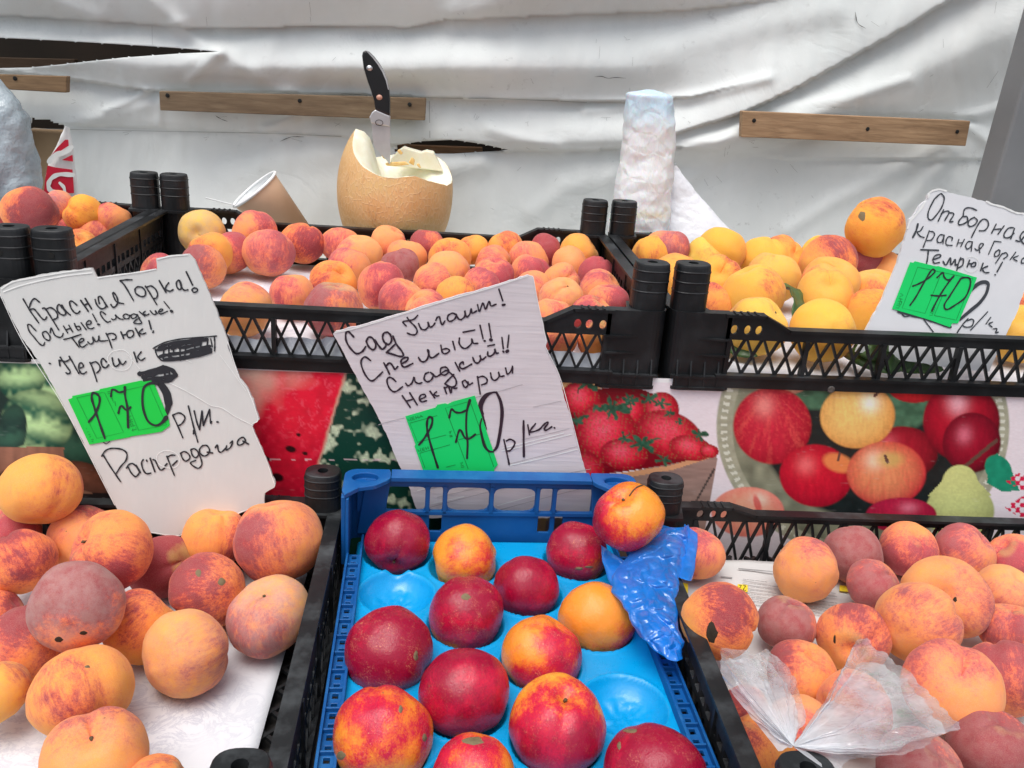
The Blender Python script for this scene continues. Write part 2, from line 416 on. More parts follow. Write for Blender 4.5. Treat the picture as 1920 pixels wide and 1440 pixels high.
# right side diagonal folds
d2 = VV-v2
rgt = sst(1130, 1330, UU)
H += rgt*np.where(d2 < 0, .025*np.exp(-(d2/95.0)**2), 0)
pk = line([(1150,25),(1400,45),(1600,85),(1800,120),(1920,130)], UU)
end = line([(1150,60),(1395,90),(1500,110),(1600,150),(1800,260),(1920,330)], UU)
H += rgt*np.where(d2 >= 0, .028*(sst(0, 1, d2/pk)-sst(0, 1, (d2-pk*.9)/(end-pk*.9))), 0)
# narrower wrinkles: (polyline, half width px, height m)
WR = [([(1440,146),(1330,176),(1220,196),(1100,205)], 11, .007), ([(1480,430),(1560,380),(1660,330),(1770,272)], 16, .006),
      ([(1640,440),(1720,360),(1790,285)], 14, .005), ([(1280,330),(1330,290),(1392,232)], 12, .006), ([(1395,262),(1300,335),(1270,370)], 9, .005),
      ([(360,110),(420,100),(520,170),(545,172)], 16, .006), ([(360,150),(405,100)], 12, .006), ([(410,97),(480,80),(640,60)], 18, .006),
      ([(330,48),(370,75),(412,97)], 14, .008), ([(180,38),(120,10),(60,-20)], 20, .008), ([(340,45),(300,20),(260,-20)], 18, .008),
      ([(200,205),(240,190),(275,170)], 8, .006), ([(130,235),(200,215),(300,190)], 14, .005), ([(300,170),(298,235)], 5, .003),
      ([(500,240),(560,215),(640,190)], 9, .005), ([(700,380),(800,330),(900,310)], 25, .006), ([(1000,400),(1060,350),(1150,330)], 22, .005),
      ([(430,330),(520,300),(620,290)], 25, .004), ([(1900,300),(1800,225),(1920,190)], 12, .006), ([(920,240),(980,262),(1050,278)], 14, .006),
      ([(850,30),(930,10),(1000,-20)], 26, .010), ([(700,360),(740,330),(900,300)], 18, .004), ([(1240,90),(1380,60),(1560,20)], 30, .008),
      ([(600,120),(760,105),(900,130)], 40, .006), ([(1550,230),(1700,225),(1820,226)], 8, -.006), ([(1450,200),(1580,185),(1700,150)], 12, .004)]
for pts, w, a in WR:
    d = np.full_like(UU, 1e9); P = np.array(pts, float)
    for (x0, y0), (x1, y1) in zip(P[:-1], P[1:]):
        L2 = (x1-x0)**2+(y1-y0)**2; tt = np.clip(((UU-x0)*(x1-x0)+(VV-y0)*(y1-y0))/L2, 0, 1)
        d = np.minimum(d, np.hypot(UU-x0-tt*(x1-x0), VV-y0-tt*(y1-y0)))
    H += a*np.exp(-(d/w)**2)
# soft random undulation
rs = np.random.RandomState(3)
for k in range(26):
    fx, fy = rs.uniform(-.011, .011), rs.uniform(-.02, .02); H += .0016*np.sin(UU*fx*1.3+VV*fy+rs.uniform(0, 6.28))
    fx, fy = rs.uniform(-.04, .04), rs.uniform(-.05, .05); H += .00022*np.sin(UU*fx+VV*fy+rs.uniform(0, 6.28)+2*np.sin(UU*.004*k))
RX = FW[None, None, :]+R2[None, None, :]*((UU-960)/FPX)[..., None]-U2[None, None, :]*((VV-720)/FPX)[..., None]
TP = CAM+RX*((.60-H-CAM[1])/RX[..., 1])[..., None]
def inpoly(poly, x, y):
    c = False; n = len(poly)
    for i in range(n):
        x0, y0 = poly[i]; x1, y1 = poly[i-1]
        if (y0 > y) != (y1 > y) and x < (x1-x0)*(y-y0)/(y1-y0)+x0: c = not c
    return c
SLITS = [[(-420,52),(0,70),(120,76),(250,84),(340,90),(413,97),(340,100),(230,108),(120,121),(60,127),(0,128),(-420,122)],
         [(742,272),(790,265),(850,262),(905,270),(955,282),(900,284),(850,288),(742,288)],
         [(62,222),(95,226),(128,240),(132,300),(125,440),(20,440),(20,300)]]
def tarp_build():
    hh, ww = UU.shape; vs = TP.reshape(-1, 3).tolist(); fs = []
    for i in range(hh-1):
        for j in range(ww-1):
            x, y = U[j]+2.5, V[i]+1.65
            if any(a <= i < b for a, b in HOLE[j]) and any(a <= i < b for a, b in HOLE[j+1]): continue
            if 215 < y < 445 and 15 < x < 140 and inpoly(SLITS[2], x, y): continue
            fs.append((i*ww+j, i*ww+j+1, (i+1)*ww+j+1, (i+1)*ww+j))
    me = bpy.data.meshes.new('tarpaulin'); me.from_pydata(vs, [], fs)
    o = link('tarpaulin', me, M_TARP, None, True)
    m = o.modifiers.new('thickness', 'SOLIDIFY'); m.thickness = .0012; m.offset = 1
    return o
tarp = tag(tarp_build(), 'dirty white tarpaulin wall with sagging folds behind the fruit crates', 'tarpaulin')
mb = MB(); mb.box((-1.6, .72, -1.0), (3.2, .76, 1.6))
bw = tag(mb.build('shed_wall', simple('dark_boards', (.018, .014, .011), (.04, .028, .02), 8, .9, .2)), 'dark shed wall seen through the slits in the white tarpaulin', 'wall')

def ribbon(mb, pts, w, pos, off, taper=True, smooth=True):
    """ink or crease ribbon: pts in photo px, pos(x, y, lift) -> 3D on its surface"""
    P = np.array(pts, float)
    if smooth and len(P) > 2:
        q = []; E = np.vstack([2*P[0]-P[1], P, 2*P[-1]-P[-2]])
        for i in range(1, len(E)-2):
            for s in np.linspace(0, 1, 6, endpoint=False):
                a, b, c, d = E[i-1], E[i], E[i+1], E[i+2]
                q.append(.5*((2*b)+(-a+c)*s+(2*a-5*b+4*c-d)*s*s+(-a+3*b-3*c+d)*s**3))
        q.append(P[-1]); P = np.array(q)
    keep = [0]
    for i in range(1, len(P)):
        if np.hypot(*(P[i]-P[keep[-1]])) > .25: keep.append(i)
    P = P[keep]
    if len(P) < 2: P = np.vstack([P[0]-[w*.2, 0], P[0]+[w*.2, 0]])
    T = np.gradient(P, axis=0); T /= (np.linalg.norm(T, axis=1)[:, None]+1e-9)
    Nn = np.stack([-T[:, 1], T[:, 0]], 1)
    n = len(P); L = []; Rr = []
    ws = np.full(n, w/2.0)
    if isinstance(taper, (tuple, list)): ws = np.interp(np.linspace(0, 1, n), np.linspace(0, 1, len(taper)), taper)/2
    else: ws *= 1+.14*np.sin(np.arange(n)*.9+w*7)
    ex = [(-.9, .35), (-.6, .75)]
    rows = [(P[0]+T[0]*ws[0]*a, ws[0]*b, Nn[0]) for a, b in ex]+[(P[i], ws[i], Nn[i]) for i in range(n)]+[(P[-1]-T[-1]*ws[-1]*a, ws[-1]*b, Nn[-1]) for a, b in ex[::-1]]
    vs = []; fs = []
    for i, (c, h, nn) in enumerate(rows):
        for s in (-1, 1):
            p = c+nn*h*s; vs.append(pos(p[0], p[1], off+i*2e-6))
        if i: fs.append((2*i-2, 2*i-1, 2*i+1, 2*i))
    mb.add(vs, fs)

# small tears, staple marks and seam lines on the tarpaulin, plus one painted fold shadow
def tarp_pos(x, y, lift):
    i = (y-V[0])/3.3; j = (x-U[0])/5.0; i0 = int(max(0, min(len(V)-2, i))); j0 = int(max(0, min(len(U)-2, j)))
    fi, fj = i-i0, j-j0
    h = (H[i0, j0]*(1-fi)*(1-fj)+H[i0+1, j0]*fi*(1-fj)+H[i0, j0+1]*(1-fi)*fj+H[i0+1, j0+1]*fi*fj)
    return aty(x, y, .60-h-.0022-lift)
def zs(s, ox, oy, k):
    """'x,y x,y | x,y x,y' in a zoomed view -> list of px polylines"""
    out = []
    for st in s.split('|'):
        out.append([(ox+float(a)*k, oy+float(b)*k) for a, b in (q.split(',') for q in st.split())])
    return out
marks = MB(); k_ = 1/3.0
for st in zs('405,560 425,565|400,585 425,575|610,605 680,612|690,745 740,740|700,760 725,750|1210,650 1245,670 1280,683|1225,660 1275,655|1145,775 1175,770|1155,790 1165,780|1575,795 1640,770 1710,770|1640,780 1700,795|1880,690 1915,705|1885,710 1915,690|855,145 857,250|1160,95 1165,145|1740,10 1750,90|1745,95 1750,140|1870,340 1890,320|300,1110 310,1112', 0, 0, k_): ribbon(marks, st, 1.3, tarp_pos, random.random()*1e-4, (.3, 1.5, .6, 1.2, .3))
for st in zs('635,595 645,600|755,640 745,665|765,650 755,675|775,655 762,672|1035,690 1055,685|1047,690 1050,710|1460,660 1515,660|1490,662 1494,680|575,755 580,765|595,750 600,765|1425,432 1465,430 1500,440 1545,436 1600,440|1455,260 1450,330|1640,320 1638,370|1622,495 1624,525|1590,205 1605,220|1600,225 1625,222|1065,440 1080,470|1120,835 1160,838|1040,830 1060,840|1510,890 1512,894|1525,905 1530,908|990,960 1010,940|1210,1005 1200,1020|655,75 665,85|685,70 690,80|1435,220 1433,240|840,1170 860,1180|885,845 905,850|690,860 700,880', 640, 0, k_): ribbon(marks, st, 1.4, tarp_pos, random.random()*1e-4, (.3, 1.6, .6, 1.3, .3))
for st in zs('970,65 985,130 1030,160|1060,120 1105,150|1465,220 1468,268|1765,10 1755,75|1390,430 1410,420|840,605 865,603|850,612 856,606|1330,630 1355,615|1515,635 1545,632|1630,745 1645,760|1770,725 1825,725|1715,830 1725,815|375,795 405,790|385,800 400,808|395,828 425,830|605,925 645,970|520,950 535,972|120,1005 142,1045|190,990 220,1025|35,685 45,690|30,680 40,695|100,465 107,463|725,1100 735,1115|1775,400 1710,495|0,660 15,665|240,830 235,880|265,820 250,870', 1280, 0, k_): ribbon(marks, st, 1.6, tarp_pos, random.random()*1e-4, (.3, 1.8, .6, 1.6, .3))
tm_ = marks.build('tear_marks', simple('grime', (.03, .03, .028), (.15, .15, .14), 220, .9, 0), tarp, rec=False)
tm_['kind'] = 'stuff'
seam_shade = MB()  # the line along the bulge paints its shadow in grey
for s_ in ['0,240 150,243 300,246 500,250 640,256', '640,176 800,183 960,186 1100,192', '498,187 805,190 806,258']:
    for st in zs(s_.replace('498,187 ', ''), 0, 0, 1): ribbon(seam_shade, st, .9, tarp_pos, 1e-5)
seam_shade.build('seam_and_shadow_lines', simple('seam_and_shadow_grey', (.30, .31, .30), (.38, .39, .38), 30, .8, 0), tarp, rec=False)

# ---- timber battens nailed over / behind the tarpaulin
def batten(corners, Y, label, col, knots=(), group='wooden battens on the tarpaulin'):
    ps = [aty(x, y, Y) for x, y in corners]            # tl, tr, br, bl
    c = sum(ps)/4; mb = MB()
    mb.prism([p-c for p in ps], (0, 1, 0), .014)
    o = mb.build('wooden_batten', M_WOOD, None, False, .0012); o.location = c; o.color = (*col, 1)
    tag(o, label, 'batten', group)
    for (x, y) in knots:
        p = aty(x, y, Y-.0008)-c; k = MB(); r = .0032
        k.loft([[(p[0]+r*s*math.cos(a), p[1]-.0008*(s < 1), p[2]+r*s*math.sin(a)) for a in np.linspace(0, 6.28, 11)[:-1]] for s in (1.0, .6)])
        k.build('screw_head', M_DARK, o)
    return o
batten([(298,171),(799,184),(797,226),(300,207)], .562, 'long brown wooden batten behind the melon knife', (.78, .78, .75), [(314,179),(562,189),(768,196)])
batten([(1392,208),(1820,227),(1811,274),(1390,257)], .545, 'pale wooden batten at right, above the plain peach crate', (1.5, 1.38, 1.25), [(1414,226),(1627,242),(1795,247)])
batten([(-60,138),(125,143),(124,174),(-60,164)], .558, 'short wooden batten above the grey bag at left edge', (.95, .85, .70), [(28,147)])
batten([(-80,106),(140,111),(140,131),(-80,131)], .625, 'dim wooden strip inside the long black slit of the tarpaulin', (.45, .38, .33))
batten([(700,270),(905,277),(905,292),(700,292)], .618, 'thin wooden strip in the small slit right of the melon', (1.0, .78, .62))

# ---- grey post at the right
mb = MB(); a_, b_ = aty(1921, 150, .40), aty(1849, 402, .40)
dv = (b_-a_)/np.linalg.norm(b_-a_); top = a_-dv*.25; bot = a_+dv*1.2; rx = np.array([.09, .02, 0.015]); dy = np.array([0, .05, 0])
mb.loft([[top, top+rx, top+rx+dy, top+dy], [bot, bot+rx, bot+rx+dy, bot+dy]])
tag(mb.build('grey_post', M_GREYPOST, None, False, .004), 'smooth grey post leaning behind the price card at right edge', 'post')

# ---- stall: shelves the crates stand on
stall = thing('stall_table', 'two step market stall table carrying the fruit crates', 'table', (.4, .1, -1.0))
def stall_box(name, a, b, mat):
    mb = MB(); c = (.4, .1, -1.0); mb.box([a[i]-c[i] for i in range(3)], [b[i]-c[i] for i in range(3)]); return mb.build(name, mat, stall, False, .002)
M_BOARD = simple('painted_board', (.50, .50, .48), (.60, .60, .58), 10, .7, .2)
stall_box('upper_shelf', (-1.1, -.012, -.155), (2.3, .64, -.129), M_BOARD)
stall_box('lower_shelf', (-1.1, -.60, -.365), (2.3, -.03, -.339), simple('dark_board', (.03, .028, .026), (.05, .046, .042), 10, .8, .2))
for x in (-1.0, .5, 2.1):
    for y in (-.5, .5): stall_box('leg', (x, y, -.999), (x+.05, y+.05, -.367 if y < 0 else -.157), M_WOOD)

# ================================================================== PRINTED PANEL between the two rows
def vnoise(x, y, s, seed=0):
    xi = x/s; yi = y/s; x0 = np.floor(xi).astype(int); y0 = np.floor(yi).astype(int); fx = xi-x0; fy = yi-y0
    fx = fx*fx*(3-2*fx); fy = fy*fy*(3-2*fy)
    def hsh(a, b):
        n = (a*374761393+b*668265263+seed*974711) & 0x7fffffff; n = ((n ^ (n >> 13))*1274126177) & 0x7fffffff
        return (n & 0xffff)/65535.0
    return (hsh(x0,y0)*(1-fx)+hsh(x0+1,y0)*fx)*(1-fy)+(hsh(x0,y0+1)*(1-fx)+hsh(x0+1,y0+1)*fx)*fy
BY = -.0193
def panel():
    us = np.arange(-260, 2200, 2.0); vsx = np.arange(0, 1, .0068)
    zt = lambda x: -.1225+.0150*np.clip(x, -1, 2)
    xs = np.linspace(-.30, 1.25, 1150); ts = np.linspace(0, 1, 170)
    X, T = np.meshgrid(xs, ts); Z = zt(X)*(1-T)+(-.335)*T
    Y = BY+.0004*np.sin(X*9)+.0003*np.sin(X*31+Z*20)
    P = np.stack([X, Y, Z], -1); q = proj(P.reshape(-1, 3)).reshape(X.shape+(2,)); u, v = q[..., 0], q[..., 1]
    C = np.zeros(X.shape+(3,)); s2l = lambda c: np.array([((k/255)/12.92 if k/255 < .04045 else ((k/255+.055)/1.055)**2.4) for k in c])
    C[:] = s2l((222, 212, 216))
    n1 = vnoise(u, v, 9, 1); n2 = vnoise(u, v, 3, 2); n3 = vnoise(u, v, 24, 3)
    def put(mask, col): 
        mk = np.clip(mask, 0, 1)[..., None]; C[:] = C*(1-mk)+col*mk
    def solid(c): return np.broadcast_to(s2l(c), C.shape)
    def ell(cx, cy, rx, ry, rot=0, e=.06):
        c_, s_ = math.cos(rot), math.sin(rot); x = ((u-cx)*c_+(v-cy)*s_)/rx; y = (-(u-cx)*s_+(v-cy)*c_)/ry
        r = np.sqrt(x*x+y*y); return np.clip((1-r)/e, 0, 1), x, y, r
    def poly(pts, soft=2.5):
        m = np.ones_like(u)*1e9; P_ = pts; n = len(P_); ins = np.zeros(u.shape, bool)
        for i in range(n):
            (x0, y0), (x1, y1) = P_[i], P_[(i+1) % n]
            cond = ((y0 > v) != (y1 > v)) & (u < (x1-x0)*(v-y0)/((y1-y0) if y1 != y0 else 1e-6)+x0); ins ^= cond
        return ins.astype(float)
    def apple(cx, cy, rx, ry, rot, base, dark, hl, hx=-.35, hy=-.4, streak=None):
        m, x, y, r = ell(cx, cy, rx, ry, rot, .05)
        f = np.clip(.15+.95*r**2.2*.8+.25*(x*.5+y*.5), 0, 1)[..., None]
        col = s2l(base)*(1-f)+s2l(dark)*f
        if streak is not None:
            st = np.clip((vnoise(np.arctan2(y+.9, x)*150, r*12, 7, 5)*.6+n2*.4-.45)*1.6, 0, 1)[..., None]; col = col*(1-st*.45)+s2l(streak)*st*.45
        h = np.exp(-(((x-hx)/.24)**2+((y-hy)/.28)**2))[..., None]*.7; col = col*(.9+.22*vnoise(u*1.4, v*.35, 5, 61)[..., None])
        col = col*(1-h)+s2l(hl)*h
        col = col*(0.92+.16*n2[..., None]); put(m, col)
    # ---- left: green squash and brown roots
    put((u < 130+.0*v)*1.0*(v > 0), solid((196, 192, 186)))
    put(np.clip((u < 520)*1.0, 0, 1)*(v > 832), solid((150, 104, 80))*(.7+.5*vnoise(u, v*3, 22, 8)[..., None]))
    put(((u < 480) & (v < 870) & (v > 640))*1.0, solid((20, 40, 34)))
    for (cx, cy, rx, ry, ro, k) in [(150, 830, 60, 90, .2, 0), (300, 760, 90, 60, .3, 1), (110, 735, 75, 50, .2, 1), (40, 700, 48, 56, .1, 1), (70, 790, 70, 62, .35, 1), (165, 690, 60, 40, .3, 1), (20, 815, 30, 60, .2, 0), (60, 862, 42, 30, .1, 1), (380, 690, 80, 30, 2.5, 1)]:
        m, x, y, r = ell(cx, cy, rx, ry, ro, .08)
        st = .5+.5*np.sin(y*7+1.6*n1+x*.8); g = np.clip(st*.9+.35*n1-.15*r, 0, 1)[..., None]
        col = s2l((18, 78, 58) if k else (14, 44, 36))*(1-g)+s2l((164, 196, 138) if k else (40, 78, 60))*g; put(m, col*(1.3-.75*r[..., None]**2))
    put(((u < 120) & (v > 838) & (v < 1000))*1.0, solid((150, 100, 78))*(.75+.4*vnoise(u*2, v*.6, 14, 8)[..., None]))
    for (cx, cy, rx, ry, ro) in [(165, 895, 60, 26, .35), (60, 905, 70, 30, .1)]:
        m, x, y, r = ell(cx, cy, rx, ry, ro); put(m, solid((118, 70, 52))*(1.15-.7*r[..., None])*(.8+.4*n1[..., None]))
    put(((u < 330) & (v > 925))*1.0, solid((28, 18, 16)))
    # ---- watermelon wedge
    wedge = [(430, 650), (700, 660), (600, 980), (470, 980)]
    put(poly([(425, 640), (1068, 640), (1075, 1100), (380, 1100)]), solid((14, 58, 46)))
    g = vnoise(u, v, 26, 11)*.6+vnoise(u, v, 8, 12)*.4
    put(poly([(425, 640), (1068, 640), (1075, 1100), (380, 1100)])*np.clip((g-.60)*9, 0, 1), solid((196, 208, 176))*(.7+.4*n2[..., None]))
    put(np.clip(((u-(650-(v-690)*.31))/-3), 0, 1)*(u > 380)*(v > 640), solid((40, 70, 46)))
    edge = 652-(v-690)*.30+3*(n1-.5)
    put(np.clip((edge+3-u)/3, 0, 1)*(u > 380), solid((196, 150, 130)))
    fl = np.clip((edge-1-u)/4, 0, 1)*(u > 360)
    red = (solid((214, 24, 52))*(.9+.25*vnoise(u, v*.7, 12, 15)[..., None]))
    red = red*(1-.35*(np.clip((n1*.6+n2*.6-.72)*5, 0, 1))[..., None])+solid((240, 110, 130))*(.35*(np.clip((n1*.6+n2*.6-.72)*5, 0, 1))[..., None])
    put(fl, red)
    pale = np.clip(1-(u-455+(v-690)*.35)/150-(v-690)/230+(.5-n3)*.5, 0, 1)*fl*.9
    put(pale, solid((210, 178, 158)))
    put(np.clip((v-730-(u-420)*.4)/60, 0, 1)*fl*.8, solid((198, 16, 48))*(.8+.35*n1[..., None]))
    for (cx, cy, rx, ry) in [(545, 842, 12, 7), (572, 850, 6, 4), (560, 815, 5, 4), (520, 895, 14, 9), (500, 860, 8, 5)]:
        m, x, y, r = ell(cx, cy, rx, ry, .3, .3); put(m, solid((40, 8, 16)))
    put(((np.abs(v-862) < 1.2) & (u > 470) & (u < 800) & (n1 > .45))*.7, solid((230, 200, 205)))
    # ---- sandy strip and strawberries
    put(poly([(1030, 640), (1140, 640), (1140, 722), (1060, 760), (1030, 1100), (1000, 1100)]), solid((222, 178, 120)))
    put(poly([(1040, 905), (1180, 885), (1340, 850), (1345, 860), (1305, 1100), (1000, 1100)]), solid((150, 122, 112))*(.85+.3*vnoise(u*.4, v*3, 12, 21)[..., None]))
    put(poly([(1130, 892), (1260, 872), (1340, 848), (1341, 856), (1262, 881), (1130, 903)]), solid((206, 150, 110)))
    put(poly([(1180, 720), (1240, 745), (1300, 810), (1345, 852), (1250, 872), (1120, 892), (1060, 900), (1060, 760), (1090, 735)]), solid((120, 6, 24)))
    def leafs(cx, cy, s, n, seed):
        rr = np.hypot((u-cx)/s, (v-cy)/(s*.7)); an = np.arctan2(v-cy, u-cx)
        lobe = (.30+.70*np.abs(np.cos(an*n/2+seed+.5*np.sin(an*2+seed)))**1.4)*(.55+.9*vnoise(u+seed*9, v, 6, seed+3)); put(np.clip((lobe-rr)*8, 0, 1), solid((46, 88, 66))*(.55+.9*vnoise(u, v, 5, seed)[..., None]))
    def berry(cx, cy, rx, ry, ro, seed):
        m, x, y, r = ell(cx, cy, rx, ry, ro, .05)
        col = s2l((214, 22, 48))*(1-.95*np.clip(r-.35, 0, 1)[..., None])
        sd = (np.sin(x*rx*.78+np.sin(y*ry*.39)*.4+np.pi*(np.floor(y*ry*.2) % 2))*np.sin(y*ry*.62)+(n2-.5)*1.1 > .70)
        hl = np.exp(-(((x+.15)/.45)**2+((y+.15)/.5)**2))
        pk_ = (hl*.55*np.clip(.4+n2, 0, 1))[..., None]; col = col*(1-pk_)+s2l((244, 110, 130))*pk_; col = np.where(sd[..., None], col*.45+.12*s2l((240, 200, 120)), col); col = col*(.88+.25*n2[..., None]); put(m, col)
    for b_ in [(1240, 768, 34, 34, 0, 1), (1182, 770, 30, 30, 0, 2), (1088, 748, 38, 34, .2, 3), (1135, 812, 60, 58, .2, 4), (1255, 815, 66, 44, .35, 5), (1095, 885, 40, 40, .2, 6), (1170, 852, 46, 30, .1, 7), (1295, 840, 42, 24, .2, 8), (1330, 846, 18, 13, .1, 9)]: berry(*b_)
    for l_ in [(1100, 716, 26, 5, 1), (1080, 708, 16, 4, 2), (1148, 765, 34, 6, 3), (1182, 752, 22, 7, 4), (1218, 748, 18, 6, 5), (1240, 756, 16, 5, 6), (1205, 832, 30, 6, 7), (1170, 822, 16, 5, 8), (1255, 775, 12, 5, 9), (1310, 815, 20, 5, 10), (1083, 788, 20, 5, 11), (1245, 862, 16, 5, 12), (1275, 790, 10, 4, 13)]: leafs(*l_)
    put(poly([(1304, 938), (1338, 878), (1341, 880), (1308, 939)]), solid((70, 60, 56)))
    # ---- plate of apples
    m, x, y, r = ell(1618, 800, 276, 245, 0, .01)
    put(m*(v > 690), solid((160, 160, 138))*(.8+.3*n1[..., None]))
    bead = (np.sin(np.arctan2(y, x)*110) > .1) & (r > .925) & (r < .965); put(bead*1.0*m, solid((200, 202, 186)))
    m, x, y, r = ell(1618, 800, 246, 222, 0, .01); put(m, solid((132, 134, 112))*(.6+.6*vnoise(u, v, 16, 31)[..., None]))
    m, x, y, r = ell(1640, 790, 225, 190, 0, .05); put(m, solid((26, 34, 34))*(.7+.5*n1[..., None]))
    for (cx, cy, rx, ry) in [(1530, 735, 60, 36), (1690, 765, 60, 45), (1480, 720, 60, 25)]:
        m, x, y, r = ell(cx, cy, rx, ry, 0, .2); put(m, solid((70, 108, 82))*(.6+.6*n1[..., None]))
    apple(1465, 712, 58, 30, 0, (228, 196, 150), (196, 130, 110), (250, 240, 230))
    apple(1715, 728, 50, 28, 0, (206, 36, 40), (140, 20, 30), (240, 170, 160))
    apple(1690, 850, 70, 52, 0, (168, 24, 44), (90, 6, 20), (210, 90, 100))
    apple(1803, 790, 74, 76, 0, (186, 18, 44), (90, 4, 22), (246, 190, 200), -.1, -.45)
    apple(1822, 830, 56, 58, .2, (158, 14, 42), (74, 4, 20), (220, 120, 140), -.3, -.2)
    apple(1448, 798, 75, 74, 0, (198, 40, 62), (150, 10, 34), (236, 150, 140), -.2, -.5, (224, 110, 90))
    apple(1608, 780, 72, 62, -.1, (236, 196, 116), (206, 140, 72), (255, 252, 240), .35, -.35)
    apple(1530, 892, 70, 60, .1, (206, 22, 48), (150, 8, 34), (236, 120, 120), -.3, -.3)
    put(ell(1572, 868, 34, 20, .3, .3)[0]*.8, solid((226, 140, 80)))
    apple(1662, 888, 76, 62, 0, (226, 150, 100), (184, 40, 50), (250, 220, 190), -.3, -.4, (206, 50, 60))
    put(ell(1668, 862, 34, 20, 0, .6)[0]*.8, solid((196, 168, 96)))
    for (x0, y0, x1, y1, w_) in [(1640, 742, 1652, 728, 3), (1572, 862, 1574, 850, 2.5), (1664, 866, 1660, 856, 3), (1808, 876, 1868, 826, 3.5)]:
        L2 = (x1-x0)**2+(y1-y0)**2; tt = np.clip(((u-x0)*(x1-x0)+(v-y0)*(y1-y0))/L2, 0, 1); d = np.hypot(u-x0-tt*(x1-x0), v-y0-tt*(y1-y0)); put((d < w_)*1.0, solid((96, 66, 56)))
    # pear, peach, red plum, leaf
    m1_ = np.maximum(ell(1800, 958, 66, 56, 0, .05)[0], ell(1800, 905, 34, 34, 0, .05)[0]); m1_ = np.maximum(m1_, poly([(1768, 900), (1740, 930), (1860, 930), (1832, 900)]))
    put(m1_, solid((198, 204, 132))*(1.02-.35*np.clip(np.abs(u-1790)/70, 0, 1)[..., None]**2)*(.9+.15*n2[..., None]))
    apple(1402, 960, 70, 48, 0, (240, 160, 130), (222, 120, 108), (250, 210, 190), .3, -.5); put(ell(1420, 945, 8, 22, -.3, .4)[0]*.8, solid((200, 60, 60)))
    apple(1690, 966, 68, 34, 0, (196, 34, 70), (150, 20, 54), (232, 130, 150), .2, -.4)
    put(np.maximum(ell(1872, 880, 30, 24, .9, .06)[0], poly([(1858, 858), (1870, 850), (1898, 885), (1912, 920), (1880, 922), (1850, 905)])), solid((30, 138, 106))*(.8+.3*n1[..., None]))
    # red check pattern at the right
    ck = ((np.floor(u/8.5)+np.floor((v-884)/8.5)) % 2 == 0) & (np.abs(u-1918)/34+np.abs(v-902)/20 < 1)
    ck2 = ((np.floor(u/8.5)+np.floor((v-884)/8.5)) % 2 == 0) & (np.abs(u-1925)/42+np.abs(v-952)/26 < 1); put((ck | ck2)*1.0, solid((206, 30, 70)))
    # worn print and fabric weave
    C *= (.93+.09*((vnoise(u, v*6, 5, 40)))[..., None])
    sc_ = np.clip((vnoise(u*.35, v*2.6, 4, 41)-.86)*4, 0, 1)*np.clip((n3-.5)*3, 0, 1)*.22; C[:] = C*(1-sc_[..., None])+sc_[..., None]*s2l((228, 222, 222))
    top = np.clip((T < .022)*1.0, 0, 1); put(top, solid((226, 222, 224)))
    h, w = X.shape
    me = bpy.data.meshes.new('fruit_poster')
    idx = np.arange(h*w).reshape(h, w); f = np.stack([idx[:-1, :-1], idx[1:, :-1], idx[1:, 1:], idx[:-1, 1:]], -1).reshape(-1, 4)
    me.from_pydata(P.reshape(-1, 3).tolist(), [], f.tolist())
    ca = me.color_attributes.new('print', 'FLOAT_COLOR', 'POINT'); cc = np.ones((h*w, 4), np.float32); cc[:, :3] = np.clip(C.reshape(-1, 3)*1.22, 0, .88); ca.data.foreach_set('color', cc.ravel())
    m, nt, b = new_mat('printed_vinyl'); at = N(nt, 'ShaderNodeAttribute'); at.attribute_name = 'print'
    nt.links.new(at.outputs['Color'], b.inputs['Base Color']); b.inputs['Roughness'].default_value = .42; b.inputs['Specular IOR Level'].default_value = .35
    bump(nt, b, noise(nt, coord(nt, 'Object', (20, 1, 260)), 1, 3), .12, .001)
    return link('fruit_poster', me, m, None, True)
pn = tag(panel(), 'glossy fruit poster on stall front showing watermelon, strawberries, apples and squash', 'poster')
def screw(x, y):
    p = aty(x, y, BY-.002); k = MB()
    for r0, r1, y0, y1 in ((.004, .0036, .002, -.0012),):
        k.loft([[(p[0]+r*math.cos(a), p[1]+yy, p[2]+r*math.sin(a)) for a in np.linspace(0, 6.28, 17)[:-1]] for r, yy in ((.0042, .003), (.0042, -.0004), (.003, -.0014))])
    o = k.build('screw', simple('dark_screw', (.06, .055, .05), (.12, .11, .1), 300, .4, .3), pn)
screw(1558, 730)

